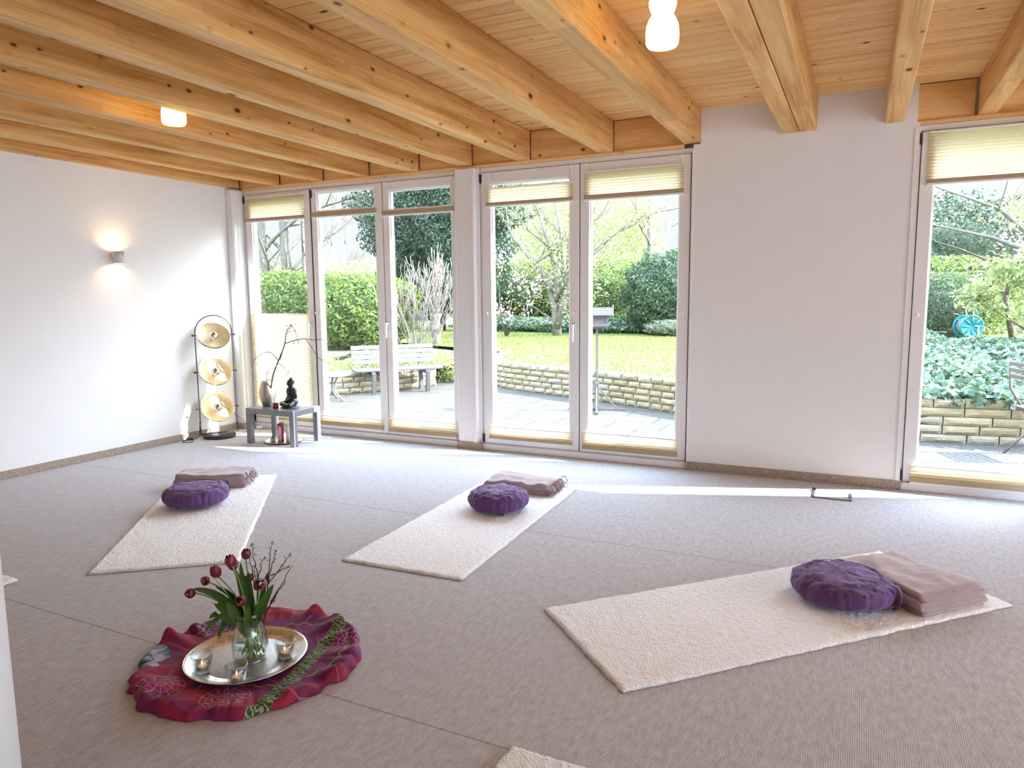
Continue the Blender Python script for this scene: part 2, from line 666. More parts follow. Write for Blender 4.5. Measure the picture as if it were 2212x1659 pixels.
sash('window_1', -5.670, -4.832, -5.590, -4.905, 2.30, 'leftmost narrow window sash behind the small grey table', 'window', -4.868, -5.682)
sash('door_1', -4.812, -3.980, -4.742, -4.062, 2.347, 'glass door with the bench showing through, left of the silver-handled mullion', 'door', None, -4.80)
sash('door_2', -3.972, -3.196, -3.900, -3.252, 2.305, 'glass door left of the slim white pillar', 'door', -4.013+.07)
sash('door_3', -2.945, -2.062, -2.858, -2.146, 2.29, 'left leaf of the middle glass doors, tree showing through', 'door', -2.100, -2.953)
sash('door_4', -2.054, -1.182, -1.975, -1.262, 2.29, 'right leaf of the middle glass doors, bird feeder showing through', 'door', None)
sash('door_5', .306, 1.480, .385, 1.41, 2.36, 'glass door at the right edge with the tall cream blind', 'door', None, .297, Z0=.15)

# ---- pleated blinds
mb = N('cream_pleated_fabric')
vv = mb.coord((1, 1, 1))
wx = mb.noise(mb.coord((420, 420, 18)), 1, 2)
colb = mb.mix(wx, (.80, .70, .47), (.92, .86, .66))
d1 = mb.n('BsdfDiffuse')
mb.l(colb, d1.inputs[0])
d2 = mb.n('BsdfTranslucent')
mb.l(colb, d2.inputs[0])
mx = mb.n('MixShader')
mx.inputs[0].default_value = .55
mb.l(d1.outputs[0], mx.inputs[1])
mb.l(d2.outputs[0], mx.inputs[2])
mb.l(mx.outputs[0], mb.out.inputs[0])
M['blind'] = mb.m
M['stack'] = simple('pleats_painted_shade', (.52, .40, .27), .9, var=.05)  # same cream fabric; its shade against the backlight is painted in as brown


def blind(x0, x1, zt, zs, zb, label, toprail=True, clips=True, tensioner=None, group='pleated blinds on the window sashes'):
    """zt top of the fabric, zs start of the stacked pleats, zb underside"""
    t = thing('pleated_blind', label, 'blind', (0, 0, 0), 0, group)
    if zt-zs > .025:
        n = max(2, int(round((zt-zs)/.021)))
        vs, fs = [], []
        for i in range(n*2+1):
            z = zt-(zt-zs)*i/(n*2)
            y_ = -.020-(.009 if i % 2 else 0)
            vs += [(x0, y_, z), (x1, y_, z)]
        for i in range(n*2):
            fs.append((2*i, 2*i+1, 2*i+3, 2*i+2))
        MB().add(vs, fs).build('pleated_fabric', M['blind'], t)
    MB().box(x0, x1, -.034, -.016, zt, zt+.011, .002).build('top_rail', M['plastic'], t)
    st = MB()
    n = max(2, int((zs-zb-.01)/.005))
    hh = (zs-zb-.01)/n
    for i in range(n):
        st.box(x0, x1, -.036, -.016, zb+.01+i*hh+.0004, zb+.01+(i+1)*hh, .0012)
    tag(st.build('folded_pleats', M['stack'], t), 'gathered cream pleats, their backlit shade painted brown')
    MB().box(x0, x1, -.036, -.015, zb-.003, zb+.010, .002).build('bottom_rail', M['plastic'], t)
    if clips:
        for cx in (x0+.02, x1-.02):
            MB().box(cx-.013, cx+.013, -.020, -.0145, 2.352, 2.381, .002).box(cx-.002, cx+.002, -.018, -.0145, zt, 2.36).build('clip', M['plastic'], t)
    if tensioner:
        for cx in (x0-.006, x1+.006):
            MB().box(cx-.008, cx+.008, -.028, -.0145, tensioner-.012, tensioner+.012, .003).build('cord_holder', M['plastic'], t)
    MB().box((x0+x1)/2-.018, (x0+x1)/2+.018, -.040, -.036, zt+.002, zt+.014, .001).build('grip', M['plastic'], t)
    return t


blind(-5.655, -4.895, 2.345, 2.145, 2.108, 'cream pleated blind at the top of the leftmost window', tensioner=None)
blind(-5.645, -4.885, 1.18, .125, .098, 'long cream pleated blind covering the lower half of the leftmost window', clips=False, tensioner=1.215)
blind(-4.795, -4.040, 2.160, 2.158, 2.108, 'thin folded blind near the top of the door above the bench', tensioner=1.20)
blind(-4.790, -4.035, .185, .135, .085, 'low cream blind at the foot of the door above the bench', clips=False)
blind(-3.968, -3.222, 2.126, 2.124, 2.078, 'thin folded blind near the top of the door beside the slim pillar', tensioner=1.20)
blind(-3.966, -3.222, .207, .115, .076, 'low pale blind at the foot of the door beside the slim pillar', clips=False)
blind(-2.896, -2.112, 2.240, 2.130, 2.096, 'short cream blind at the top of the left middle glass door', tensioner=1.20)
blind(-2.890, -2.118, .208, .134, .098, 'low cream blind at the foot of the left middle glass door', clips=False)
blind(-2.016, -1.230, 2.305, 2.133, 2.092, 'cream blind at the top of the middle glass door with the feeder view', tensioner=1.20)
blind(-2.022, -1.240, .220, .122, .078, 'low cream blind at the foot of the middle glass door with the feeder view', clips=False)
blind(.345, 1.44, 2.365, 2.075, 2.040, 'tall cream blind at the top of the right glass door', tensioner=1.20)
blind(.350, 1.44, .170, .097, .055, 'low cream blind at the foot of the right glass door', clips=False)

# near left: edge of a white partition close to the viewer
struct(MB().lathe([(.1, 0), (.1, ZB-.002)], 40, (-1.774, -4.689, 0)).build('wall_partition', M['plaster'], None, True), 'cream rounded post at the lower left edge of the picture', 'wall')


# ------------------------------------------------------------------ mats, cushions, blankets
def woolmat():
    m = N('wool_pile')
    v = m.coord((1, 1, 1))
    vo = m.n('TexVoronoi')
    vo.inputs['Scale'].default_value = 110
    m.l(m.coord((1, 1, 1)), vo.inputs['Vector'])
    n1 = m.noise(v, 160, 4, .7, .6)
    col = m.ramp(m.noise(v, 45, 4, .65), (.2, (.86, .86, .87)), (.5, (.94, .945, .96)))
    m.bsdf(col, .95)
    m.b.inputs['Specular IOR Level'].default_value = .1
    m.bump(m.math('ADD', m.math('MULTIPLY', vo.outputs['Distance'], .9), n1), .8, .006)
    return m.m


M['wool'] = woolmat()


def wool_mat(c0, c1, L, W, label, seed):
    """c0 near-left corner, c1 near-right corner (world xy); extends L to the far side"""
    c0, c1 = Vector((c0[0], c0[1], 0)), Vector((c1[0], c1[1], 0))
    ax = (c1-c0).normalized()
    ay = Vector((-ax.y, ax.x, 0))
    nx, ny = int(W/.0085), int(L/.0085)
    vs, fs = [], []
    for j in range(ny+1):
        for i in range(nx+1):
            u, v = i/nx*W, j/ny*L
            e = min(u, W-u, v, L-v)
            wob = .006*frac(u*3+seed, v*3, 5, 6)
            du = wob*(1 if u > W/2 else -1)*max(0, 1-min(u, W-u)/.03)
            dv = wob*(1 if v > L/2 else -1)*max(0, 1-min(v, L-v)/.03)
            h = .013*min(1, (e/.012))**.5 if e > 0 else .001
            h += (.0028*nz(u, v*.5, seed, 75)+.0025*nz(u, v, seed+3, 42)+.002*nz(u, v*.4, seed+7, 14))*min(1, e/.01)
            h += .008*max(0, frac(u, v, seed, 2.2))*0
            p_ = ax*(u+du)+ay*(v+dv)
            vs.append((p_.x, p_.y, max(.0006, h)))
    for j in range(ny):
        for i in range(nx):
            a = j*(nx+1)+i
            fs.append((a, a+1, a+nx+2, a+nx+1))
    rim = [i for i in range(nx+1)]+[(j+1)*(nx+1)-1 for j in range(1, ny+1)]+[ny*(nx+1)+i for i in range(nx-1, -1, -1)]+[j*(nx+1) for j in range(ny-1, 0, -1)]
    fs.append(tuple(reversed(rim)))
    o = MB().add(vs, fs).build('wool_mat', M['wool'], None, True, (c0.x, c0.y, .001))
    return tag(o, label, 'mat', 'wool mats around the centre cloth')


wool_mat((-3.372, -3.378), (-2.812, -2.935), 1.86, .71, 'cream wool mat nearest the table and lamp, tulips in front of its end', 1)
wool_mat((-2.352, -2.700), (-1.655, -2.670), 1.82, .70, 'cream wool mat in the middle, pointing at the glass doors', 2)
wool_mat((-1.177, -2.793), (-.672, -3.280), 1.90, .70, 'large cream wool mat in the right foreground', 3).rotation_euler = (0, 0, 0)
wool_mat((-.888, -3.700), (-.888, -4.40), 1.90, .70, 'cream wool mat of which one corner shows at the bottom edge', 4)
wool_mat((-3.605, -4.25), (-3.605, -3.565), 1.9, .69, 'cream wool mat of which one corner shows at the left edge', 5)


def purple():
    m = N('purple_cotton')
    v = m.coord((1, 1, 1))
    n1 = m.noise(v, 7, 3)
    m.bsdf(m.mix(n1, (.072, .028, .110), (.110, .044, .170)), .75)
    m.b.inputs['Sheen Weight'].default_value = .35
    m.b.inputs['Sheen Tint'].default_value = (.65, .5, .85, 1)
    m.bump(m.math('ADD', m.noise(m.coord((1, 1, .3)), 30, 3, .6, .8), m.math('MULTIPLY', m.noise(v, 500, 2), .3)), .25, .006)
    return m.m


M['purple'] = purple()
M['thread'] = simple('lilac_thread', (.26, .16, .34), .6)


def cushion(x, y, z, D, H, rz, label, seed, hang, flap=None, tilt=0):
    t = thing('meditation_cushion', label, 'cushion', (x, y, z), rz, 'round purple cushions on the wool mats')
    t.rotation_euler = (0, tilt, rz)
    Rr = D/2
    npl, n, m_ = 15, 180, 44
    vs, fs = [], []
    for j in range(m_+1):
        s_ = j/m_
        ph = -PI/2+PI*s_
        cp = math.cos(ph)
        rr = Rr*(abs(cp)**.56)
        zz = H/2+H/2*math.copysign(abs(math.sin(ph))**.8, math.sin(ph))
        for i in range(n):
            th = 2*PI*i/n
            pl = abs(math.cos(th*npl/2+.9*nz(th, seed, 0, .8)))
            side = max(0, 1-abs(s_-.42)/.34)
            rad = rr*(1-.035*side*(1-pl)**3)
            Xn, Yn = rad/Rr*math.cos(th), rad/Rr*math.sin(th)
            wr_ = .006*frac(Xn*2.2, Yn*2.2, s_*1.5+seed, 1.6)+.004*frac(Xn*6, Yn*6, s_*2+seed, 1.5)*(.4+side)
            z_ = zz+(wr_*1.4 if s_ > .3 else 0)
            if s_ > .74:
                q = rr/Rr
                z_ -= .006*(abs(q-.70) < .03)
                z_ += .004*nz(math.cos(th)*q*3, math.sin(th)*q*5, seed, 1.4)
            rad += wr_*.8
            vs.append((rad*math.cos(th), rad*math.sin(th), max(.0, z_)))
    for j in range(m_):
        for i in range(n):
            i2 = (i+1) % n
            fs.append((j*n+i, j*n+i2, (j+1)*n+i2, (j+1)*n+i))
    fs.append(tuple(m_*n+i for i in range(n)))
    fs.append(tuple(reversed(range(n))))
    MB().add(vs, fs).build('cover', M['purple'], t, True)
    # piping seam of the top panel
    def topz(r_):
        q = min(.999, r_/Rr)
        cp = q**(1/.56)
        return H/2+H/2*(math.sqrt(max(0, 1-cp*cp))**.8)
    MB().tube([(.74*Rr*math.cos(a), .74*Rr*math.sin(a), topz(.74*Rr)+.002) for a in [2*PI*k/60 for k in range(61)]], .0018, 6, False).build('seam', M['purple'], t, True)
    em = MB()
    for k in range(9):
        a0 = 2*PI*k/9
        pts = []
        for q in range(9):
            u = q/8*2*PI
            lx = .034+.022*math.cos(u)
            ly = .009*math.sin(u)
            X, Y_ = lx*math.cos(a0)-ly*math.sin(a0), lx*math.sin(a0)+ly*math.cos(a0)
            pts.append((X, Y_, topz(math.hypot(X, Y_))+.0045))
        em.tube(pts, .0006, 4, False)
    tag(em.build('embroidery', M['thread'], t), 'lilac stitched flower')
    # carrying loop
    ha = hang
    c_, s2 = math.cos(ha), math.sin(ha)
    pts = []
    if flap:
        for q in range(9):
            u = q/8
            rr = Rr*(.90+.115*math.sin(PI*min(1, u*1.1)))
            pts.append((rr*c_, rr*s2, H*(.90-.86*u)))
    else:
        for q in range(9):
            u = q/8*PI
            rr = Rr*.97+.03*math.sin(u)
            pts.append((rr*c_, rr*s2, H*.5+H*.42*math.cos(u)))
    hb = MB()
    tv = Vector((-s2, c_, 0))
    for (a, b) in zip(pts[:-1], pts[1:]):
        a, b = Vector(a), Vector(b)
        d = (b-a)
        nn = d.cross(tv)
        hb.obox((a+b)/2, d, tv, nn, d.length/2*1.12, .014, .0022)
    hb.build('carrying_loop', M['purple'], t)
    return t


cushion(-3.855, -2.315, .016, .405, .130, .3, 'round purple cushion on the mat nearest the corner lamp', 2.3, R(60))
cushion(-2.005, -1.590, .016, .385, .130, 1.1, 'round purple cushion with a cloth strap in front, on the middle mat', 7.7, R(-66-1.1*57.3+9), flap=True)
cushion(-.020, -2.160, .016, .425, .122, 0, 'large round purple cushion on the right foreground mat', 11.2, R(-16))


def blanketmat():
    m = N('mauve_blanket_wool')
    v = m.coord((1, 1, 1))
    n1 = m.noise(v, 9, 3)
    n2 = m.noise(v, 260, 3, .7)
    col = m.mix(n1, (.29, .205, .215), (.42, .315, .325))
    m.bsdf(col, .95)
    m.b.inputs['Sheen Weight'].default_value = .4
    m.bump(m.math('ADD', m.math('MULTIPLY', m.noise(v, 14, 4, .55, .6), 1.0), m.math('MULTIPLY', n2, .25)), .4, .012)
    return m.m


M['blanket'] = blanketmat()


def blanket(x, y, z, L, W, layers, t_, rz, label, seed, fringe=None, rough_=1.0, skew=0):
    """serpentine folded cloth: folds run along x (length L), width W along y"""
    th = thing('folded_blanket', label, 'blanket', (x, y, z), rz, 'folded mauve blankets at the heads of the mats')
    path = []
    for k in range(layers):
        z0 = (k+.5)*t_
        s_ = 1 if k % 2 == 0 else -1
        ins = .006*(k % 3)
        for q in range(15):
            path.append((s_*(-L/2+ins+(L-2*ins)*q/14), z0))
        if k < layers-1:
            for q in range(1, 6):
                a = -PI/2+PI*q/6
                path.append((s_*(L/2-ins+t_/2*math.cos(a)*1.1), z0+t_/2+t_/2*math.sin(a)))
    off = t_*.455
    up_, dn = [], []
    for i, (px, pz) in enumerate(path):
        a = path[max(0, i-1)]
        b = path[min(len(path)-1, i+1)]
        dx, dz = b[0]-a[0], b[1]-a[1]
        l_ = math.hypot(dx, dz) or 1
        up_.append((px-dz/l_*off, pz+dx/l_*off))
        dn.append((px+dz/l_*off, pz-dx/l_*off))
    loop = up_+dn[::-1]
    ny = 46
    vs, fs = [], []
    n = len(loop)
    H = layers*t_
    for j in range(ny+1):
        v = j/ny
        e = min(v, 1-v)
        for (px, pz) in loop:
            f = pz/H
            ed = .012*frac(pz*50+seed, v*2, 1, 1.3)*(1 if e < .03 else 0)
            yy = (v-.5)*W+(ed if v > .5 else -ed)
            rnd = 1-.18*max(0, 1-e/.05)
            yy *= 1+.01*frac(px*2, pz*30, seed, 3)
            zz = pz*rnd
            zz += rough_*f*(.016*frac(px*4, yy*4, seed, 1.2)+.007*frac(px*11, yy*7, seed+4, 1.3))
            xx = px+skew*yy+.006*frac(yy*6, pz*20, seed+2, 1)+.01*frac(yy*3, 0, seed+9, 1)*(1 if abs(px) > L*.47 else 0)
            vs.append((xx, yy, max(.0005, zz)))
    for j in range(ny):
        for i in range(n):
            i2 = (i+1) % n
            fs.append((j*n+i, (j+1)*n+i, (j+1)*n+i2, j*n+i2))
    m2 = len(up_)
    for j, flip in ((0, 0), (ny, 1)):
        for i in range(m2-1):
            q = (j*n+i, j*n+i+1, j*n+n-2-i, j*n+n-1-i)
            fs.append(q if not flip else q[::-1])
    MB().add(vs, fs).build('blanket_cloth', M['blanket'], th, True)
    if fringe:
        fr = MB()
        rn = random.Random(seed)
        for k in range(34):
            if fringe == 'y':
                px, py = -L/2+L*rn.random(), W/2-.01
                d = Vector((rn.uniform(-.4, .4), 1, 0))
            else:
                px, py = L/2-.005, -W/2+W*rn.random()
                d = Vector((1, rn.uniform(-.5, .5), 0))
            pz = rn.uniform(.012, H*.92)
            P0 = Vector((px, py, pz))
            l_ = rn.uniform(.03, .05)
            P = [P0, P0+d*l_*.5+Vector((0, 0, .006)), P0+d*l_*.9+Vector((0, 0, -min(pz*.5, .02))), P0+d*l_+Vector((0, 0, -min(pz*.8, .035)))]
            fr.tube(P, [.0028, .0034, .003, .004], 5)
        fr.build('fringe', M['blanket'], th, True)
    return th


blanket(-4.155, -1.900, .0165, .46, .25, 4, .024, R(30.5), 'folded mauve blanket with fringe, lying on the mat nearest the corner lamp', 3, fringe='x')
blanket(-2.065, -1.075, .0165, .46, .31, 3, .022, R(4), 'folded pale mauve blanket with ruffled top, on the middle mat', 8, fringe='x', rough_=1.5)
blanket(.235, -1.935, .0165, .36, .48, 4, .022, R(46.5), 'folded mauve blanket on the far end of the right foreground mat', 15, rough_=1.1)

# ------------------------------------------------------------------ round cloth
def clothmat():
    m = N('patterned_magenta_cloth')
    t = m.n('TexCoord')
    sp = m.n('SeparateXYZ')
    m.l(t.outputs['Object'], sp.inputs[0])
    X, Y = sp.outputs[0], sp.outputs[1]
    v = m.coord((1, 1, 1))
    big = m.noise(v, 4.2, 2, .5, .8)
    col = m.ramp(big, (.34, (.13, .004, .06)), (.45, (.24, .003, .045)), (.53, (.28, .006, .025)), (.62, (.075, .0015, .045)), (.72, (.25, .01, .035)))

    def dist(cx, cy):
        dx = m.math('SUBTRACT', X, cx)
        dy = m.math('SUBTRACT', Y, cy)
        r_ = m.math('SQRT', m.math('ADD', m.math('MULTIPLY', dx, dx), m.math('MULTIPLY', dy, dy)))
        return dx, dy, r_, m.math('ARCTAN2', dy, dx)

    def lt(a, b):
        return m.math('LESS_THAN', a, b)
    # purple radiating disc
    dx, dy, r1, a1 = dist(.09, .08)
    ins = lt(r1, .30)
    col = m.mix(ins, col, (.15, .002, .09))
    rays = m.math('MULTIPLY', lt(m.math('SINE', m.math('MULTIPLY', a1, 110)), -.45), m.math('MULTIPLY', ins, m.math('GREATER_THAN', r1, .235)))
    col = m.mix(m.math('MULTIPLY', rays, .7), col, (.10, .005, .10))
    sc = m.math('ADD', .222, m.math('MULTIPLY', m.math('ABSOLUTE', m.math('SINE', m.math('MULTIPLY', a1, 12))), .016))
    scl = lt(m.math('ABSOLUTE', m.math('SUBTRACT', r1, sc)), .0045)
    col = m.mix(scl, col, (.20, .23, .10))
    # thread flowers
    for cx, cy, n_, rr, cc in ((.135, -.245, 30, .075, (.62, .35, .48)), (-.12, -.30, 26, .08, (.45, .25, .42)), (-.30, .10, 22, .07, (.55, .28, .42)), (.27, .24, 26, .08, (.60, .30, .40))):
        _, _, r_, a_ = dist(cx, cy)
        ph = m.math('ADD', m.math('MULTIPLY', a_, n_/2), m.math('MULTIPLY', r_, 60))
        ln = m.math('MULTIPLY', m.math('GREATER_THAN', m.math('SINE', ph), .86), lt(r_, rr))
        rg = m.math('MULTIPLY', m.math('GREATER_THAN', m.math('SINE', m.math('MULTIPLY', r_, 330)), .9), lt(r_, rr*1.1))
        col = m.mix(m.math('MULTIPLY', m.math('MAXIMUM', ln, rg), .55), col, cc)
    # teal and pale patches at the left
    _, _, rt_, _ = dist(-.34, -.17)
    nn = m.noise(v, 16, 3, .6, .5)
    k = lt(m.math('ADD', rt_, m.math('MULTIPLY', nn, .12)), .135)
    col = m.mix(k, col, m.ramp(nn, (.4, (.40, .33, .42)), (.52, (.03, .16, .20)), (.6, (.015, .02, .05))))
    _, _, rt2, _ = dist(-.28, .16)
    k = lt(m.math('ADD', rt2, m.math('MULTIPLY', nn, .10)), .095)
    col = m.mix(k, col, m.ramp(nn, (.42, (.03, .14, .20)), (.6, (.015, .015, .04))))
    # fine pale veins
    vo = m.n('TexVoronoi', feature='DISTANCE_TO_EDGE')
    vo.inputs['Scale'].default_value = 7
    m.l(m.coord((1, 1, .01)), vo.inputs['Vector'])
    ve = m.math('MULTIPLY', lt(vo.outputs['Distance'], .012), m.math('GREATER_THAN', big, .5))
    col = m.mix(m.math('MULTIPLY', ve, .28), col, (.7, .35, .5))
    # green band with dark scrolls
    # line from A(.155,.36) to B(.29,-.17) in local coordinates
    ax_, ay_, bx_, by_ = .150, .36, .285, -.20
    L_ = math.hypot(bx_-ax_, by_-ay_)
    nx_, ny_ = (by_-ay_)/L_, -(bx_-ax_)/L_
    dl = m.math('ABSOLUTE', m.math('ADD', m.math('MULTIPLY', m.math('SUBTRACT', X, ax_), nx_), m.math('MULTIPLY', m.math('SUBTRACT', Y, ay_), ny_)))
    band = m.math('MULTIPLY', lt(m.math('ADD', dl, m.math('MULTIPLY', nn, .012)), .036), 1.0)
    wv = m.n('TexWave', wave_type='RINGS')
    wv.inputs['Scale'].default_value = 18
    wv.inputs['Distortion'].default_value = 9
    wv.inputs['Detail'].default_value = 2
    wv.inputs['Detail Scale'].default_value = 2.5
    m.l(v, wv.inputs['Vector'])
    gcol = m.ramp(wv.outputs[0], (.40, (.025, .035, .02)), (.55, (.22, .27, .12)))
    col = m.mix(band, col, gcol)
    m.bsdf(col, .8)
    m.bump(m.noise(v, 600, 2), .1, .002)
    return m.m


def make_cloth():
    nr, na = 110, 420
    vs, fs = [(0, 0, .004)], []
    for j in range(1, nr+1):
        q = j/nr
        for i in range(na):
            th = 2*PI*i/na
            cx, cy_ = math.cos(th), math.sin(th)
            Rt = .410*(1+.035*nz(cx*1.3, cy_*1.3, 2, 1)+.06*nz(cx*3.1, cy_*3.1, 4, 1)+.05*nz(cx*7, cy_*7, 6, 1))
            r_ = Rt*q
            a = max(0, (r_-.235)/.17)
            a = min(1, a)
            x_, y_ = r_*cx, r_*cy_
            n1 = nz(cx*4.2, cy_*4.2, r_*3.0, 1)
            n2 = nz(cx*9+3, cy_*9, r_*9, 1)
            n3 = 1-abs(nz(x_*9, y_*9, 4, 1))*2
            n4 = nz(x_*17, y_*17, 8, 1)
            h = .004+a*(.008+.044*max(0, n1+.18)+.024*max(0, n2+.05)+.014*n3*a+.008*n4*a)
            if q > .93:
                s_ = (q-.93)/.07
                h = h*(1-s_*s_)+.0015*s_*s_
            tw = .05*a*nz(cx*3, cy_*3, 9, 1)
            x2 = x_*math.cos(tw)-y_*math.sin(tw)
            y2 = x_*math.sin(tw)+y_*math.cos(tw)
            vs.append((x2, y2, max(.0015, h)))
    for i in range(na):
        fs.append((0, 1+i, 1+(i+1) % na))
    for j in range(nr-1):
        for i in range(na):
            i2 = (i+1) % na
            a = 1+j*na
            fs.append((a+i, a+na+i, a+na+i2, a+i2))
    o = MB().add(vs, fs).build('patterned_cloth', clothmat(), None, True, (-2.008, -3.640, .001))
    sd = o.modifiers.new('thick', 'SOLIDIFY')
    sd.thickness = .0016
    return tag(o, 'round magenta patterned cloth with ruffled edge, spread on the carpet under the silver tray', 'cloth')


make_cloth()
TX, TY, TZ = -2.018, -3.650, .0085


def traymat():
    m = N('engraved_silver')
    v = m.coord((1, 1, 1))
    n1 = m.noise(v, 30, 4, .65)
    n2 = m.noise(v, 90, 3, .6, 2)
    col = m.ramp(n1, (.3, (.42, .41, .41)), (.6, (.76, .78, .80)))
    m.bsdf(col, .27, 1.0)
    m.bump(m.math('ADD', n1, n2), .15, .002)
    return m.m


M['silver'] = traymat()
tr = MB().lathe([(.0005, .0), (.175, .0), (.186, .004), (.195, .013), (.212, .015), (.2165, .018), (.2185, .0165), (.2165, .0135), (.200, .010), (.190, .0035), (.182, -.002), (.0005, -.002)], 96)
to = tr.build('silver_tray', M['silver'], None, True, (TX, TY, TZ))
tag(to, 'round engraved silver tray on the magenta cloth', 'tray')
ec = N('engraved_centre')
ev = ec.coord()
e1 = ec.noise(ev, 120, 3, .7, 3)
ec.bsdf(ec.ramp(e1, (.35, (.30, .29, .28)), (.6, (.58, .585, .60))), .36, 1.0)
ec.bump(e1, .35, .002)
tag(MB().lathe([(.0005, .0006), (.150, .0006), (.152, .0)], 72).build('engraved_centre', ec.m, to, True), 'darker engraved flat of the tray')
MB().lathe([(.2165, .0165), (.2195, .0185), (.2215, .0165), (.2190, .0145)], 96, closed=True).build('rim_bead', M['steel'], to, True)
ZT = TZ+.0005

M['glass'] = glassmat('clear_glass', .06, (.94, .97, .965), 2.2, .8)
M['glassrim'] = glassmat('glass_edge', .4, (.78, .88, .90), 2, .6)
M['stem'] = simple('green_stem', (.22, .38, .08), .5, var=.25)
M['leaf'] = simple('tulip_leaf_green', (.07, .16, .028), .45, var=.35, vs=20)
VX, VY = -2.003, -3.645
vt = thing('glass_vase', 'clear glass vase holding tulips on the silver tray', 'vase', (VX, VY, ZT))
prof = [(.038, .001), (.055, .002), (.063, .012), (.0665, .045), (.064, .075), (.055, .11), (.0465, .14), (.0440, .165), (.0470, .178)]
full = prof+[(r_-.0022, z_+(.0004 if i_ == len(prof)-1 else 0)) for i_, (r_, z_) in reversed(list(enumerate(prof))) if i_ > 0]+[(.0005, .005)]
MB().lathe([(.0005, .001)]+full, 48).build('vase_body', M['glass'], vt, True)
MB().lathe([(.0478*1, .0), (.0468, .0014), (.0452, .0), (.0465, -.0012)], 48, (0, 0, .1785), closed=True).build('rim', M['glassrim'], vt, True)
MB().lathe([(.0005, .0), (.052, .0), (.060, .003), (.054, .006), (.0005, .0055)], 40, (0, 0, .0006)).build('vase_foot', M['glassrim'], vt, True)
MB().lathe([(.0005, .054), (.0635, .054), (.0640, .0546), (.0005, .0546)], 40).build('water', glassmat('water_surface', .12, (.9, .95, .93)), vt, True)


def petals():
    m = N('tulip_petal')
    v = m.coord((1, 1, .25))
    n1 = m.noise(v, 95, 3, .6)
    g = m.n('NewGeometry')
    col = m.ramp(n1, (.35, (.11, .005, .012)), (.52, (.22, .02, .03)), (.66, (.50, .20, .22)))
    m.bsdf(col, .5)
    return m.m


M['petal'] = petals()


def bez(a, b, c, n=12):
    a, b, c = Vector(a), Vector(b), Vector(c)
    return [a*(1-t)**2+b*2*t*(1-t)+c*t*t for t in [i/n for i in range(n+1)]]


def leafblade(m, pts, w_, fold=.25, side=None):
    P = [Vector(q) for q in pts]
    n = len(P)-1
    sd = Vector(side) if side is not None else Vector((0, 0, 1)).cross(P[-1]-P[0])
    if sd.length < 1e-5:
        sd = Vector((1, 0, 0))
    sd.normalize()
    vs, fs = [], []
    for i, q in enumerate(P):
        t = i/n
        ww = w_*(math.sin(PI*(t*.86+.10))**.8)*(1 if t < 1 else .05)
        tg = (P[min(n, i+1)]-P[max(0, i-1)]).normalized()
        s_ = (sd-tg*sd.dot(tg)).normalized()
        nn = s_.cross(tg)
        vs += [q+s_*ww+nn*ww*fold, q, q-s_*ww+nn*ww*fold]
    for i in range(n):
        a = 3*i
        fs += [(a, a+1, a+4, a+3), (a+1, a+2, a+5, a+4)]
    m.add(vs, fs)


def tulip(base, ctrl, head, axis, size, label, open_=.0, leaves=(), seed=0):
    """coordinates are world; base inside the vase"""
    B = Vector(base)
    size *= 1.25
    t = thing('tulip', label, 'flower', B, 0, 'tulips in the glass vase')
    pts = [q-B for q in bez(base, ctrl, head, 16)]
    MB().tube(pts, [.0033]*8+[.0028]*9, 8).build('stem', M['stem'], t, True)
    ax = Vector(axis).normalized()
    Mx = Vector((0, 0, 1)).rotation_difference(ax).to_matrix()
    bl = MB()
    H_ = Vector(head)-B
    rn = random.Random(seed)
    for k in range(6):
        a0 = k*PI/3+rn.uniform(-.1, .1)
        lay = 1.0 if k % 2 else .90
        vs, fs = [], []
        nu, nv = 10, 8
        for i in range(nu+1):
            t_ = i/nu
            rad = size*lay*(math.sin(PI*min(1, t_*.80+.05))**.62)*(1-.34*t_*t_*(1-open_))
            zz = size*2.05*t_
            wid = .95*(math.sin(PI*(t_*.80+.12))**.7)
            if t_ > .95:
                wid *= .25
            for j in range(nv+1):
                u = (j/nv-.5)*2
                a = a0+u*wid*.95
                r3 = rad*(1-.05*u*u)+.0010*lay
                q = Vector((r3*math.cos(a), r3*math.sin(a), zz-.12*size*u*u))
                vs.append(H_+Mx @ q)
        for i in range(nu):
            for j in range(nv):
                q = i*(nv+1)+j
                fs.append((q, q+1, q+nv+2, q+nv+1))
        bl.add(vs, fs)
    bl.build('blossom', M['petal'], t, True)
    for lf in leaves:
        m = MB()
        P = [Vector(q)-B for q in bez(*lf[:3], 14)]
        leafblade(m, P, lf[3], .35, lf[4] if len(lf) > 4 else None)
        m.build('leaf', M['leaf'], t, True)
    return t


FY = -3.62
zb = ZT+.012
cam2 = Vector((.88, -.47, .1))
tulip((-1.985, -3.655, zb), (-2.06, FY, .21), (-2.288, -3.645, .212), (-1, -.1, -.28), .0165, 'dark pink tulip hanging furthest to the left of the bouquet', .1,
      [((-2.00, -3.65, .12), (-2.10, -3.64, .26), (-2.275, -3.66, .235), .019, (0.1, .0, 1)), ((-2.0, -3.66, .11), (-2.10, -3.68, .21), (-2.16, -3.69, .15), .016, (1, .3, 0))], 1)
tulip((-1.995, -3.64, zb), (-2.06, FY, .25), (-2.262, -3.60, .243), (-1, .25, .0), .0155, 'dark pink tulip just behind the leftmost one', .2, [((-2.0, -3.64, .12), (-2.08, -3.61, .24), (-2.22, -3.60, .23), .016, (.2, 0, 1)), ((-2.0, -3.64, .12), (-2.03, -3.62, .24), (-2.10, -3.61, .33), .015, (1, .2, 0))], 2)
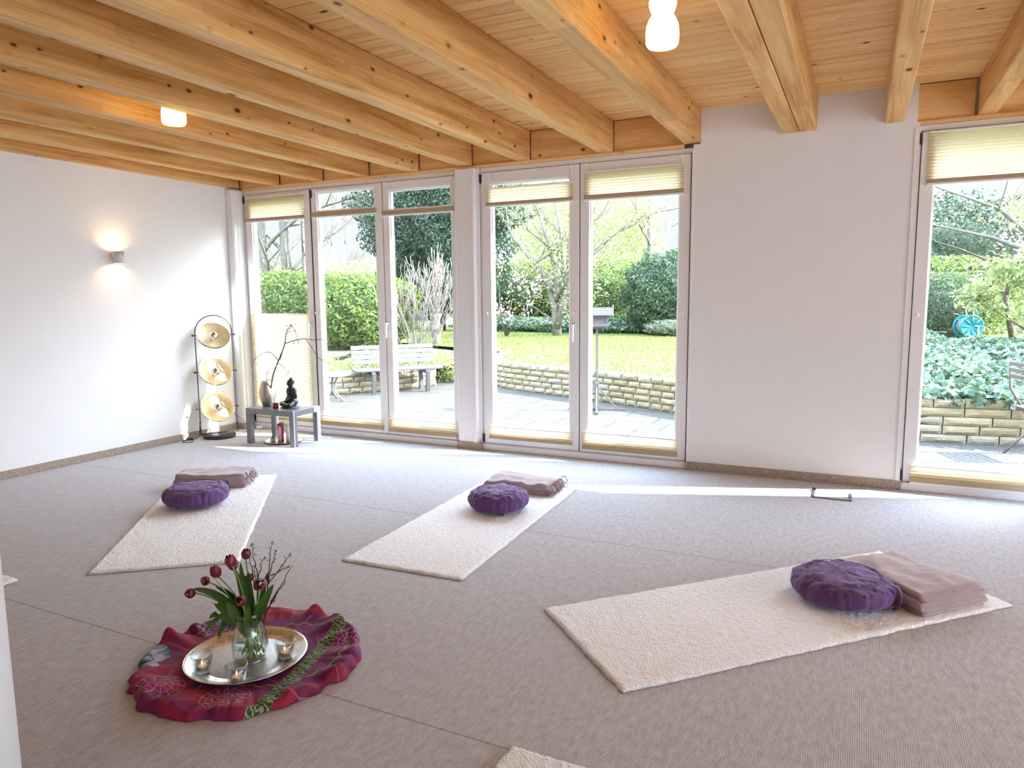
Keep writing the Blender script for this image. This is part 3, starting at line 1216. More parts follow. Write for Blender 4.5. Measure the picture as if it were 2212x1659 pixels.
tulip((-1.975, -3.64, zb), (-2.03, FY, .22), (-2.150, -3.645, .300), (-.35, -.2, 1), .0185, 'dark red tulip at the upper left of the bouquet, in front of its pair', .1,
      [((-2.0, -3.64, .13), (-2.09, -3.645, .24), (-2.195, -3.63, .29), .015, cam2), ((-2.0, -3.66, .10), (-2.09, -3.68, .24), (-2.145, -3.675, .20), .021, (1, .2, .2))], 3)
tulip((-1.985, -3.62, zb), (-2.02, FY, .22), (-2.118, -3.60, .318), (.0, 0, 1), .0165, 'dark red tulip at the upper left, behind its pair', .2, [((-2.0, -3.63, .13), (-2.01, -3.62, .24), (-2.03, -3.61, .33), .016, (1, .2, 0)), ((-2.0, -3.63, .12), (-1.98, -3.62, .2), (-1.94, -3.6, .26), .017, (1, .3, 0))], 4)
tulip((-1.980, -3.67, zb), (-2.02, FY, .24), (-2.079, -3.640, .352), (-.15, -.15, 1), .0180, 'tallest dark red tulip of the bouquet', .1,
      [((-1.995, -3.63, .13), (-2.04, -3.63, .28), (-2.055, -3.62, .365), .014, (1, .2, 0)), ((-2.0, -3.61, .14), (-2.04, -3.60, .26), (-2.07, -3.59, .30), .016, (1, .2, 0))], 5)
tulip((-1.960, -3.62, zb), (-2.01, FY, .24), (-2.050, -3.60, .372), (.1, .1, 1), .0150, 'pale tipped red tulip right behind the tallest one', .5, [((-2.0, -3.63, .12), (-2.06, -3.63, .2), (-2.13, -3.63, .245), .018, (.6, .2, .6)), ((-2.0, -3.64, .12), (-2.0, -3.65, .2), (-1.99, -3.66, .27), .016, (1, .2, 0))], 6)
tulip((-2.03, -3.66, zb), (-1.98, FY, .20), (-1.930, -3.645, .310), (.55, -.75, .35), .0190, 'wide open red tulip on the right of the bouquet', .7,
      [((-1.985, -3.64, .12), (-1.95, -3.63, .22), (-1.905, -3.61, .30), .018, (1, .3, 0)), ((-1.99, -3.62, .13), (-1.98, -3.60, .25), (-1.955, -3.58, .33), .013, (1, .2, 0))], 7)
tulip((-2.025, -3.64, zb), (-2.0, -3.66, .18), (-1.992, -3.680, .245), (.4, -.8, .55), .0165, 'small red tulip low in the middle of the bouquet', .2,
      [((-2.01, -3.665, .11), (-2.02, -3.69, .22), (-2.05, -3.70, .24), .021, (1, .4, 0)), ((-1.99, -3.66, .10), (-1.97, -3.68, .19), (-1.955, -3.685, .235), .016, (1, .4, 0))], 8)
tulip((-2.02, -3.61, zb), (-2.04, -3.57, .2), (-2.075, -3.56, .265), (-.1, .3, 1), .011, 'small pink tulip bud half hidden behind the leaves', .2,
      [((-2.01, -3.62, .12), (-2.05, -3.6, .21), (-2.11, -3.59, .27), .017, (1, .3, 0)), ((-2.02, -3.66, .14), (-2.10, -3.665, .20), (-2.135, -3.675, .065), .013, (1, .3, 0)), ((-2.02, -3.65, .15), (-2.11, -3.67, .21), (-2.19, -3.69, .085), .010, (1, .5, 0))], 9)
tm = N('dark_twig_bark')
tm.bsdf(tm.mix(tm.noise(tm.coord(), 60, 2), (.035, .022, .018), (.085, .06, .045)), .8)
M['twig'] = tm.m
M['bud'] = simple('green_bud', (.18, .30, .08), .6, var=.3)


def spray(base, tips, label, seed, buds=True):
    B = Vector(base)
    t = thing('budding_twig', label, 'twig', B, 0, 'budding twigs in the glass vase')
    m = MB()
    rn = random.Random(seed)
    fork = Vector(tips[0][0])-B
    trunk = bez((0, 0, 0), fork*.5+Vector((.01, 0, .02)), fork, 8)
    m.tube(trunk, [.0030]*5+[.0024]*4, 6)
    for tp in tips:
        bd = MB()
        st = Vector(tp[0])-B
        en = Vector(tp[1])-B
        pts = [st]
        for i in range(1, 9):
            q = st.lerp(en, i/8)
            q += Vector((rn.uniform(-1, 1), rn.uniform(-1, 1), rn.uniform(-1, 1)))*.0035
            pts.append(q)
        m.tube(pts, [.0024-.0013*i/8 for i in range(9)], 5)
        for i in (3, 5, 6, 7, 8):
            q = pts[i]
            d = Vector((rn.uniform(-1, 1), rn.uniform(-1, 1), rn.uniform(.1, 1))).normalized()
            m.tube([q, q+d*.009], [.0009, .0005], 4)
            if buds and i > 4:
                bd.ball(q+d*.010, .0024 if i < 8 else .004, 6, 4, (1, 1, 1.6), d)
                if i == 8:
                    for _ in range(4):
                        d2 = (d+Vector((rn.uniform(-1, 1), rn.uniform(-1, 1), rn.uniform(-.5, 1)))).normalized()
                        bd.ball(q+d2*.006, .0024, 6, 4, (.6, .6, 2), d2)
        if buds:
            bd.build('bud_cluster', M['bud'], t, True)
    m.build('stem', M['twig'], t, True)


f1 = (-1.995, -3.60, .30)
spray((-2.02, -3.61, zb), [(f1, (-2.003, -3.61, .432)), (f1, (-1.972, -3.59, .38)), ((-2.00, -3.61, .26), (-2.033, -3.60, .392)), ((-1.998, -3.60, .24), (-2.03, -3.585, .33))], 'dark budding twig forking towards the top left, behind the tulips', 5)
f2 = (-1.955, -3.59, .28)
spray((-2.0, -3.60, zb), [(f2, (-1.918, -3.60, .446)), (f2, (-1.884, -3.61, .428)), (f2, (-1.829, -3.60, .420)), ((-1.935, -3.59, .32), (-1.865, -3.58, .36))], 'tall dark budding twig leaning right in the bouquet', 6)
f3 = (-1.935, -3.60, .215)
spray((-2.03, -3.62, zb), [(f3, (-1.821, -3.60, .378)), (f3, (-1.838, -3.62, .325)), (f3, (-1.872, -3.63, .282)), (f3, (-1.893, -3.62, .244))], 'low dark twig spreading out to the right of the bouquet', 7, False)

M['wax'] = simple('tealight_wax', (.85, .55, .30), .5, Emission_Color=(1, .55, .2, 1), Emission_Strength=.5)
M['wax'].node_tree.nodes['Principled BSDF'].inputs['Subsurface Weight'].default_value = .0
M['alu'] = simple('tealight_cup', (.6, .6, .62), .35, 1.0)
M['flame'] = emit('flame', (1, .62, .25), 16)


def holder(x, y, label, rz=0, tilt=.0):
    t = thing('tealight_glass', label, 'candle holder', (x, y, ZT), rz, 'tealight glasses on the silver tray')
    MB().lathe([(.0005, .0), (.026, .0), (.0285, .004), (.0385, .066), (.0370, .0665), (.0275, .009), (.0005, .008)], 36).build('glass_cup', M['glass'], t, True)
    MB().lathe([(.0392, .0), (.0380, .0012), (.0366, .0), (.0379, -.0012)], 36, (0, 0, .0668), closed=True).build('rim', M['glassrim'], t, True)
    MB().lathe([(.0005, .0), (.025, .0), (.0275, .002), (.0278, .006), (.0005, .0062)], 30, (0, 0, .0006)).build('glass_base', M['glassrim'], t, True)
    tl = thing('tealight', 'lit tealight inside the ' + label.split(',')[0].replace('clear ', ''), 'candle', (x, y, ZT+.0095), 0, 'lit tealights')
    MB().lathe([(.0005, 0), (.0185, 0), (.0190, .015), (.0184, .0152), (.0180, .012), (.0005, .012)], 28).build('metal_cup', M['alu'], tl, True)
    MB().lathe([(.0005, .0117), (.0176, .0121), (.0178, .0135), (.0005, .0128)], 28).build('wax', M['wax'], tl, True)
    MB().tube([(0, 0, .0125), (.0005, 0, .0175)], .0006, 5).build('wick', M['rubber'], tl)
    MB().lathe([(.0004, .0), (.0022, .0035), (.0028, .0065), (.0018, .011), (.0004, .0165)], 10, (0, 0, .0170)).build('flame', M['flame'], tl, True)


holder(-2.085, -3.795, 'clear tealight glass, leftmost on the silver tray')
holder(-1.914, -3.795, 'clear tealight glass at the front edge of the silver tray')
holder(-1.888, -3.588, 'clear tealight glass at the right edge of the silver tray')
holder(-2.120, -3.530, 'clear tealight glass behind the vase on the silver tray')
# floor socket lid
fl = thing('floor_socket_lid', 'flat rectangular metal floor socket frame in the carpet before the white wall panel', 'floor socket', (-.122, -.372, 0))
MB().box(-.118, -.102, -.098, .095, .0005, .008, .002).box(-.118, .125, -.102, -.086, .0005, .008, .002).box(.109, .125, -.098, .09, .0005, .008, .002).build('metal_frame', simple('dark_frame_metal', (.22, .22, .24), .4, .6), fl)
MB().box(-.125, -.100, .085, .108, .0005, .02, .003).build('latch', M['rubber'], fl)
tag(MB().box(-.025, .03, -.025, .02, 0, .026, .006).box(.03, .05, -.012, .008, .006, .02, .004).build('power_plug_block', M['plastic'], None, False, (-5.575, -.075, .0005)), 'small white power adapter on the carpet under the leftmost window', 'power adapter')

# ------------------------------------------------------------------ three-bowl floor lamp
LX, LY = -5.600, -.562
PA = Vector((.50, .866, 0)).normalized()
PN = Vector((.866, -.50, 0)).normalized()
fl = thing('floor_lamp', 'black floor lamp with three gold-lined bowl reflectors in the left corner', 'floor lamp', (LX, LY, 0))
MB().lathe([(.0005, 0), (.148, 0), (.150, .004), (.150, .030), (.146, .034), (.0005, .034)], 56).build('base', M['blackmetal'], fl, True)
hw = .168
arc = [PA*-hw+Vector((0, 0, z)) for z in (.046, .3, .6, 1.02)]
arc += [PA*(-hw*math.cos(a))+Vector((0, 0, 1.02+hw*math.sin(a))) for a in [PI*k/16 for k in range(1, 16)]]
arc += [PA*hw+Vector((0, 0, z)) for z in (1.02, .6, .3, .046)]
MB().tube(arc, .0048, 8).tube([PA*-hw+Vector((0, 0, .045)), PA*hw+Vector((0, 0, .045))], .0048, 8).tube([(0, 0, .03), (0, 0, .048)], .008, 8).build('frame_tube', M['blackmetal'], fl, True)


def goldleaf():
    m = N('gold_leaf_lining')
    v = m.coord()
    n1 = m.noise(v, 14, 4, .7)
    m.bsdf(m.ramp(n1, (.35, (.80, .66, .38)), (.6, (.90, .80, .55))), .5, .25)
    return m.m


M['gold'] = goldleaf()
M['chrome'] = simple('mirror_bulb', (.75, .76, .78), .08, 1.0)
M['bulb'] = simple('bulb_glass', (.85, .83, .78), .15)
for zc, el in ((1.00, 40), (.648, 38), (.296, 33)):
    nrm = (PN*math.cos(R(el))+Vector((0, 0, math.sin(R(el))))).normalized()
    cc = Vector((0, 0, zc))
    prof = [(.150*math.sin(a), -.085*math.cos(a)*1.0) for a in [PI/2*k/12 for k in range(0, 13)]]
    prof[0] = (.0005, -.085)
    outp = [(r_*1.0+.0015, z_-.002) for r_, z_ in prof]
    bo = MB().lathe(outp, 56, (0, 0, 0), axis=nrm, cap=False)
    bw = bo.build('bowl_reflector', M['blackmetal'], fl, True, cc)
    tag(MB().lathe(prof+[(.1515, .0)], 56, (0, 0, 0), axis=nrm, cap=False).build('lining', M['gold'], bw, True), 'gold leaf inside of the bowl')
    MB().lathe([(.0005, -.080), (.017, -.080), (.019, -.045), (.0005, -.045)], 20, axis=nrm).build('socket', M['bulb'], bw, True)
    MB().ball(nrm*-.012, .043, 24, 16).build('bulb', M['bulb'], bw, True)
    th = MB().lathe([(.0436*math.cos(a), .0436*math.sin(a)-.012) for a in [R(-5)+R(94)*k/10 for k in range(10)]]+[(.0005, .0316)], 24, axis=nrm)
    tag(th.build('bulb_mirror_cap', M['chrome'], bw, True), 'chrome mirrored cap of the bulb')
    for s_ in (-1, 1):
        a, b = PA*(s_*.150), PA*(s_*.190)
        MB().tube([a, b], .004, 8).tube([PA*(s_*.178), PA*(s_*.197)], .010, 10).build('pivot_knob', M['blackmetal'], bw, True)
c0 = PA*-hw
MB().tube([c0+Vector((.006, 0, .27)), c0+Vector((.006, -.004, .17)), c0+Vector((.004, -.012, .14)), c0+Vector((.004, -.02, .04)), c0+Vector((-.01, -.05, .012)), (-.15, -.20, .006)], .003, 6, True).tube([c0+Vector((.005, -.006, .17)), c0+Vector((.004, -.012, .07))], .0085, 10).tube([(-.15, -.2, .006), (-.15, -.30, .005), (-.08, -.36, .005), (-.02, -.30, .005), (-.09, -.24, .006), (-.14, -.30, .007), (-.10, -.33, .006)], .003, 6).build('cable', M['rubber'], fl, True)
MB().tube([PA*.10+Vector((0, 0, .26))-PN*.05, PA*.2+Vector((0, .02, .16)), PA*.24+Vector((.04, .04, .06)), PA*.2+Vector((.02, .02, .008)), (.05, .13, .006), (-.02, .17, .005)], .003, 6).build('cable', M['rubber'], fl, True)
tag(MB().box(-.16, -.115, -.235, -.205, .004, .022, .004).build('plug', M['rubber'], fl), 'black mains plug lying on the carpet')

# ------------------------------------------------------------------ small table in the corner and what is on and under it
tb = thing('side_table', 'low silver-grey square side table in front of the leftmost window', 'table', (-4.845, -.475, 0), R(1.2))
tw, td = .285, .185
tag(MB().box(-tw, tw, -td, td, .28, .332, .002).build('table_top', M['grayfoil'], tb), 'thick silver-grey top')
for a, b in ((-1, -1), (1, -1), (-1, 1), (1, 1)):
    MB().box(min(a*tw, a*(tw-.05)), max(a*tw, a*(tw-.05)), min(b*td, b*(td-.05)), max(b*td, b*(td-.05)), 0, .28, .0015).build('leg', M['grayfoil'], tb)


def hammered():
    m = N('hammered_silver')
    v = m.coord()
    vo = m.n('TexVoronoi')
    vo.inputs['Scale'].default_value = 150
    m.l(v, vo.inputs['Vector'])
    m.bsdf((.44, .395, .34), .36, 1.0)
    m.bump(vo.outputs['Distance'], .5, .004)
    return m.m


sv = thing('silver_vase', 'hammered silver egg-shaped vase on the grey side table', 'vase', (-5.028, -.478, .333))
MB().lathe([(.0005, 0), (.042, 0), (.050, .006), (.070, .055), (.079, .10), (.078, .135), (.066, .190), (.050, .232), (.041, .245), (.036, .243), (.046, .225), (.06, .19), (.07, .13), (.06, .05), (.0005, .02)], 48).build('vase_body', hammered(), sv, True)

br = thing('blossom_branch', 'bare branch with pink blossoms standing in the silver vase', 'branch', (-5.0, -.49, .345))
Bv = Vector((-5.0, -.49, .345))
bm_, bl_ = MB(), MB()


def limb(pts, r0, r1):
    P = [Vector(q)-Bv for q in pts]
    Q = []
    for i in range(len(P)-1):
        for k in range(4):
            t_ = k/4
            p0 = P[max(0, i-1)]; p1 = P[i]; p2 = P[i+1]; p3 = P[min(len(P)-1, i+2)]
            Q.append(.5*((2*p1)+(p2-p0)*t_+(2*p0-5*p1+4*p2-p3)*t_*t_+(-p0+3*p1-3*p2+p3)*t_**3))
    Q.append(P[-1])
    n = len(Q)-1
    bm_.tube(Q, [1.35*(r0+(r1-r0)*i/n) for i in range(n+1)], 7)


limb([(-5.01, -.48, .36), (-4.94, -.50, .58), (-4.90, -.5, .68), (-4.83, -.50, .80), (-4.765, -.50, .92), (-4.745, -.50, 1.00), (-4.72, -.50, 1.06), (-4.675, -.50, 1.11)], .0062, .0022)
limb([(-4.762, -.50, .93), (-4.66, -.505, .955), (-4.60, -.51, .97), (-4.51, -.51, .98), (-4.42, -.51, .972), (-4.30, -.52, .975), (-4.25, -.52, .93)], .0036, .0015)
limb([(-4.50, -.51, .98), (-4.42, -.53, .91), (-4.34, -.54, .82), (-4.28, -.55, .79)], .0024, .0013)
limb([(-4.845, -.50, .76), (-4.90, -.49, .81), (-4.98, -.48, .845), (-5.08, -.47, .825), (-5.17, -.47, .77), (-5.215, -.47, .705)], .0032, .0014)
limb([(-4.83, -.50, .78), (-4.80, -.50, .83), (-4.785, -.5, .85)], .0022, .0014)
limb([(-4.85, -.50, .745), (-4.79, -.51, .72), (-4.74, -.52, .67), (-4.71, -.52, .645)], .0024, .0012)
limb([(-4.675, -.50, 1.11), (-4.63, -.505, 1.05), (-4.60, -.51, .985), (-4.59, -.51, .95)], .0020, .0012)
limb([(-5.025, -.47, .40), (-5.03, -.475, .60), (-5.015, -.475, .67), (-4.995, -.475, .685)], .0026, .0013)
limb([(-5.025, -.475, .64), (-4.98, -.48, .645), (-4.95, -.48, .625)], .0018, .0012)
bm_.build('stem', M['twig'], br, True)
rn = random.Random(4)
for c_, n_, s_ in (((-4.69, -.5, 1.085), 26, .045), ((-4.72, -.5, 1.04), 14, .03), ((-4.60, -.51, .95), 12, .022), ((-4.25, -.52, .93), 10, .025), ((-4.27, -.55, .80), 6, .02), ((-5.205, -.47, .70), 12, .025), ((-4.72, -.52, .66), 8, .025), ((-4.88, -.5, .70), 8, .03), ((-5.0, -.475, .675), 4, .015), ((-4.63, -.505, 1.05), 5, .015)):
    for _ in range(n_):
        q = Vector(c_)-Bv+Vector((rn.gauss(0, 1), rn.gauss(0, 1), rn.gauss(0, 1)))*s_*.5
        d = Vector((rn.uniform(-1, 1), rn.uniform(-1, 1), rn.uniform(-1, 1))).normalized()
        sz = rn.uniform(.006, .010)
        for k in range(5):
            a = 2*PI*k/5
            u = d.orthogonal().normalized()
            v_ = d.cross(u)
            o_ = u*math.cos(a)+v_*math.sin(a)
            t_ = d.cross(o_)
            bl_.add([q, q+o_*sz*.6+t_*sz*.4+d*sz*.2, q+o_*sz*1.1+d*sz*.5, q+o_*sz*.6-t_*sz*.4+d*sz*.2], [(0, 1, 2, 3)])
tag(bl_.build('blossom', simple('pale_pink_petal', (.62, .42, .42), .6, var=.25), br), 'pale pink blossoms')

# seated statue
st = thing('seated_statue', 'black stone statue of a seated meditating figure on the grey side table', 'statue', (-4.745, -.468, .333), R(246))
s_ = MB()


def cap(a, b, ra, rb, n=10):
    a, b = Vector(a), Vector(b)
    s_.tube([a.lerp(b, i/5) for i in range(6)], [ra+(rb-ra)*i/5 for i in range(6)], 14)
    s_.ball(a, ra, 14, 10)
    s_.ball(b, rb, 14, 10)


# local frame: figure faces +x
s_.ball((-.005, 0, .05), .055, 20, 14, (1.0, 1.15, .8))           # hips
cap((-.008, 0, .06), (-.004, 0, .155), .040, .047)                # torso
s_.ball((.002, 0, .145), .046, 20, 14, (.85, 1.25, .75))          # chest
for sg in (-1, 1):
    cap((-.005, sg*.055, .165), (-.012, sg*.071, .105), .020, .017)   # upper arm
    cap((-.012, sg*.071, .105), (.045, sg*.020, .068), .017, .011)    # forearm
    cap((.0, sg*.030, .045), (.058, sg*.085, .030), .030, .023)       # thigh
    cap((.060, sg*.082, .028), (.072, -sg*.015, .026+.008*sg), .021, .015)   # shin
    s_.ball((.066, -sg*.035, .040+.004*sg), .013, 12, 8, (1.1, 1.7, .7))    # foot
    s_.ball((-.002, sg*.030, .228), .008, 10, 8, (.6, .5, 1.7))        # ear
s_.ball((.052, .0, .066), .014, 14, 10, (1.0, 1.8, .55))          # hands in the lap
cap((.0, 0, .175), (.003, 0, .205), .019, .017)                   # neck
s_.ball((.004, 0, .228), .031, 20, 16, (1.02, .88, 1.18))          # head
s_.ball((-.006, 0, .238), .032, 20, 16, (1.0, .95, 1.0))           # hair
s_.ball((-.008, 0, .268), .014, 14, 10, (1, 1, .9))               # hair knot
s_.ball((.036, 0, .224), .0055, 10, 8, (.9, .7, 1.6))             # nose
s_.ball((.033, 0, .209), .0045, 10, 8, (.7, 1.7, .55))            # mouth
for sg in (-1, 1):
    s_.ball((.0315, sg*.0115, .2315), .0052, 10, 8, (.6, 1.4, .6))
stone = simple('black_stone', (.012, .016, .016), .32, var=.5, vs=30, bump=.1, bs=80)
ob = s_.build('figure_body', stone, st, True)
rm = ob.modifiers.new('rm', 'REMESH')
rm.mode = 'VOXEL'
rm.voxel_size = .0028
rm.use_smooth_shade = True
sm = ob.modifiers.new('sm', 'SMOOTH')
sm.iterations = 3
sm.factor = .5
pd = MB()
pd.ball((.012, 0, .0), 1, 32, 8, (.088, .105, .016))
pd.v = [(x, y, max(.0, z)) for x, y, z in pd.v]
tag(pd.build('pedestal', simple('grey_stone', (.10, .12, .12), .5, var=.2), st, True), 'flat greyish base')

vc = thing('votive_candle_holder', 'small dark red glass votive holder beside the statue', 'candle holder', (-4.838, -.575, .333))
MB().lathe([(.0005, 0), (.022, 0), (.025, .003), (.0265, .050), (.0245, .050), (.023, .02), (.0005, .018)], 30).build('glass_cup', simple('red_glass', (.20, .006, .015), .12), vc, True)
MB().lathe([(.0005, 0), (.0215, 0), (.0215, .002), (.0005, .002)], 24, (0, 0, .034)).build('wax', simple('red_wax', (.35, .02, .04), .5), vc, True)

ft = MB().lathe([(.0005, 0), (.150, 0), (.172, .010), (.178, .012), (.172, .014), (.148, .004), (.0005, .004)], 56)
tag(ft.build('round_tray', simple('coppery_tray_metal', (.62, .50, .42), .3, 1.0), None, True, (-4.850, -.470, .001)), 'round copper-toned tray on the carpet under the side table', 'tray')
# candles on that tray
pk = thing('curled_candle', 'pink and white curled candle on the tray under the side table', 'candle', (-4.87, -.50, .006))
pm = N('pink_white_wax')
pm.bsdf(pm.ramp(pm.noise(pm.coord((1, 1, .15)), 30, 2), (.45, (.80, .06, .12)), (.55, (.9, .55, .55))), .5)
cv = MB()
ring_, hgt = [], .185
nseg = 26
vs, fs = [], []
for i in range(nseg+1):
    u = i/nseg
    a = u*2*PI*1.35
    r_ = .034-.020*u
    for kz in range(9):
        z_ = hgt*kz/8*(1-.35*u if kz else 1)
        tw_ = .5*kz/8
        vs.append((r_*math.cos(a+tw_), r_*math.sin(a+tw_), z_))
for i in range(nseg):
    for kz in range(8):
        q = i*9+kz
        fs.append((q, q+9, q+10, q+1))
o = cv.add(vs, fs).build('wax_sheet', pm.m, pk, True)
sd = o.modifiers.new('t', 'SOLIDIFY')
sd.thickness = .006
pc = thing('pillar_candle', 'tall cream pillar candle on the tray under the side table', 'candle', (-4.785, -.475, .006))
MB().lathe([(.0005, 0), (.029, 0), (.030, .002), (.030, .158), (.027, .162), (.0005, .155)], 36).build('wax', simple('cream_wax', (.85, .80, .66), .5), pc, True)
MB().tube([(0, 0, .15), (.001, 0, .172)], .0009, 5).build('wick', M['rubber'], pc)
for (x, y, lb) in ((-4.948, -.512, 'small clear glass candle cup at the left on the tray under the table'), (-4.905, -.56, 'small clear glass candle cup at the front on the tray under the table')):
    t = thing('candle_glass', lb, 'candle holder', (x, y, .006), 0, 'small candle glasses under the table')
    MB().lathe([(.0005, .0), (.020, .0), (.023, .004), (.025, .042), (.0235, .042), (.021, .006), (.0005, .005)], 28).build('glass_cup', M['glass'], t, True)
    MB().lathe([(.0005, 0), (.0255, 0), (.0255, .0015), (.0235, .0015), (.0235, 0)], 28, (0, 0, .042)).build('rim', M['glassrim'], t, True)
    MB().lathe([(.0005, 0), (.018, 0), (.018, .015), (.0005, .015)], 20, (0, 0, .006)).build('wax', M['plastic'], t, True)

# ------------------------------------------------------------------ lamps on the ceiling and the wall
gl = N('opal_glass')
ge = gl.n('Emission')
ge.inputs[0].default_value = (1, .68, .19, 1)
ge.inputs[1].default_value = 3.6
gl.l(ge.outputs[0], gl.out.inputs[0])
M['copper'] = simple('brushed_copper', (.42, .26, .18), .4, .7)
for x, y, lb in ((-.815, -2.33, 'glowing glass jar ceiling lamp with a copper cap, near the upper centre'), (-3.80, -2.345, 'glowing glass jar ceiling lamp half hidden behind a beam on the left')):
    t = thing('ceiling_lamp', lb, 'ceiling lamp', (x, y, 2.395), 0, 'glass ceiling lamps between the beams')
    tag(MB().lathe([(.0005, .004), (.045, .0), (.062, .004), (.069, .016), (.0705, .05), (.068, .085), (.058, .112), (.047, .128), (.046, .136), (.052, .150), (.058, .17), (.0585, .19), (.0005, .19)], 44).build('glass_shade', gl.m, t, True), 'glowing opal glass')
    MB().lathe([(.0005, .190), (.0595, .188), (.061, .192), (.061, .275), (.058, .287), (.0005, .287)], 44).build('cap', M['copper'], t, True)

sc_ = thing('wall_lamp', 'small round white up-and-down lamp on the left wall', 'wall lamp', (XL, -1.395, 1.703))
MB().box(.0005, .014, -.035, .035, -.042, .042, .003).build('mounting_plate', M['plastic'], sc_)
MB().lathe([(.046, -.050), (.046, .050), (.0425, .050), (.0425, -.050)], 40, (.064, 0, 0), closed=True).build('cylinder_shade', simple('white_lamp_metal', (.62, .58, .56), .45), sc_, True)
em_ = emit('warm_led', (1, .62, .32), 55)
for z in (-.030, .030):
    MB().lathe([(.0005, -.001), (.038, -.001), (.038, .001), (.0005, .001)], 24, (.064, 0, z)).build('led_disc', em_, sc_)

# white curtain at right edge
cu = []
vs, fs = [], []
for j in range(25):
    z = .012+2.36*j/24
    for i in range(81):
        u = i/80
        x = 1.30-.355*u-.060*u*max(0, 1-(j/24)/.10)
        yy = -.13-.025*math.sin(u*2*PI*6+.3*j/24)-.20*(1-j/24)**3*1.0*u
        vs.append((x+ .29*(1-min(1, max(0, (j/24-.0)/.085)))*0, yy, z))
for j in range(24):
    for i in range(80):
        a = j*81+i
        fs.append((a, a+1, a+82, a+81))
o = MB().add(vs, fs).build('curtain', simple('white_voile', (.85, .85, .87), .8), None, True, (.062, -.02, 0))
tag(o, 'white curtain of which only the hem shows at the right edge', 'curtain')

# ================================================================== garden
G, LZ = -.12, .27
rng = np.random.default_rng(7)


def stuffleaf(name, P, Nn, size, mat_, parent=None, aspect=.42, jit=.6, sizevar=.35, droop=0.0):
    """one folded quad per leaf at points P with preferred normals Nn"""
    n = len(P)
    P = np.asarray(P, float)
    Nn = np.asarray(Nn, float)+rng.normal(0, jit, (n, 3))
    Nn /= np.linalg.norm(Nn, axis=1, keepdims=True)+1e-9
    T = rng.normal(0, 1, (n, 3))
    T[:, 2] -= droop
    T -= Nn*np.sum(T*Nn, 1, keepdims=True)
    T /= np.linalg.norm(T, axis=1, keepdims=True)+1e-9
    B = np.cross(Nn, T)
    s = size*(1+rng.uniform(-sizevar, sizevar, (n, 1)))
    V = np.empty((n, 4, 3))
    V[:, 0] = P-T*s*.5
    V[:, 1] = P+B*s*aspect*.5+Nn*s*.08
    V[:, 2] = P+T*s*.5-Nn*s*.06
    V[:, 3] = P-B*s*aspect*.5+Nn*s*.08
    me = bpy.data.meshes.new(name)
    me.vertices.add(4*n)
    me.vertices.foreach_set('co', V.reshape(-1))
    me.loops.add(4*n)
    me.loops.foreach_set('vertex_index', np.arange(4*n, dtype=np.int32))
    me.polygons.add(n)
    me.polygons.foreach_set('loop_start', np.arange(0, 4*n, 4, dtype=np.int32))
    me.polygons.foreach_set('loop_total', np.full(n, 4, dtype=np.int32))
    me.update(calc_edges=True)
    me.materials.append(mat_)
    o = bpy.data.objects.new(name, me)
    C.objects.link(o)
    if parent is not None:
        o.parent = parent
    return o


def shell(n, rad, power=2.0, lump=.16, depth=.25, zmin=0.0, seed=0, freq=2.2):
    u = rng.normal(0, 1, (n, 3))
    u /= np.linalg.norm(u, axis=1, keepdims=True)
    k = (np.abs(u)**power).sum(1)**(-1/power)
    ph = np.array([[1.7, 2.9, .6], [3.1, 1.1, 2.3], [2.2, .4, 3.7]])*freq/2.2
    l_ = 1+lump*(np.sin(u@ph[0]*2.3+seed)+np.sin(u@ph[1]*3.1+seed*2)+.6*np.sin(u@ph[2]*5+seed*3))/2
    f = l_*(1-depth*rng.random(n)**1.6)
    P = u*k[:, None]*f[:, None]*np.array(rad)
    Nn = u/np.array(rad)
    Nn /= np.linalg.norm(Nn, axis=1, keepdims=True)
    ok = P[:, 2] > zmin
    return P[ok], Nn[ok]


LM = {
 'laurel': leafmat('laurel_leaf', (0.072, 0.132, 0.028), (0.198, 0.253, 0.055), .4, (0.033, 0.066, 0.017)),
 'dark': leafmat('dark_evergreen_leaf', (0.023, 0.054, 0.036), (0.090, 0.144, 0.099), .15, (0.011, 0.027, 0.020)),
 'rhodo': leafmat('rhododendron_leaf', (0.040, 0.088, 0.048), (0.136, 0.200, 0.120), .2, (0.016, 0.036, 0.024)),
 'hedge': leafmat('hedge_leaf', (.13, .21, .05), (.27, .33, .10), .4, (.06, .10, .03)),
 'spring': leafmat('spring_leaf', (.24, .29, .10), (.36, .38, .18), .4),
 'ivy': leafmat('ivy_leaf', (0.039, 0.091, 0.052), (0.156, 0.221, 0.143), .15, (0.019, 0.046, 0.029)),
 'pink': leafmat('magnolia_petal', (0.562, 0.375, 0.450), (0.675, 0.585, 0.615), .4),
 'grey': leafmat('grey_green_leaf', (0.096, 0.132, 0.084), (0.204, 0.240, 0.168), .25),
 'maple': leafmat('pale_maple_leaf', (0.209, 0.264, 0.099), (0.341, 0.363, 0.165), .5, (0.121, 0.176, 0.088)),
 'ground': leafmat('ground_plant_leaf', (0.144, 0.203, 0.045), (0.279, 0.297, 0.113), .4),
}
M['bark'] = simple('grey_bark', (.12, .115, .095), .85, var=.35, vs=6)
M['palebark'] = simple('pale_bark', (.15, .13, .11), .8, var=.2, vs=8)
M['darkbark'] = simple('dark_bark', (.06, .05, .04), .85, var=.35, vs=6)


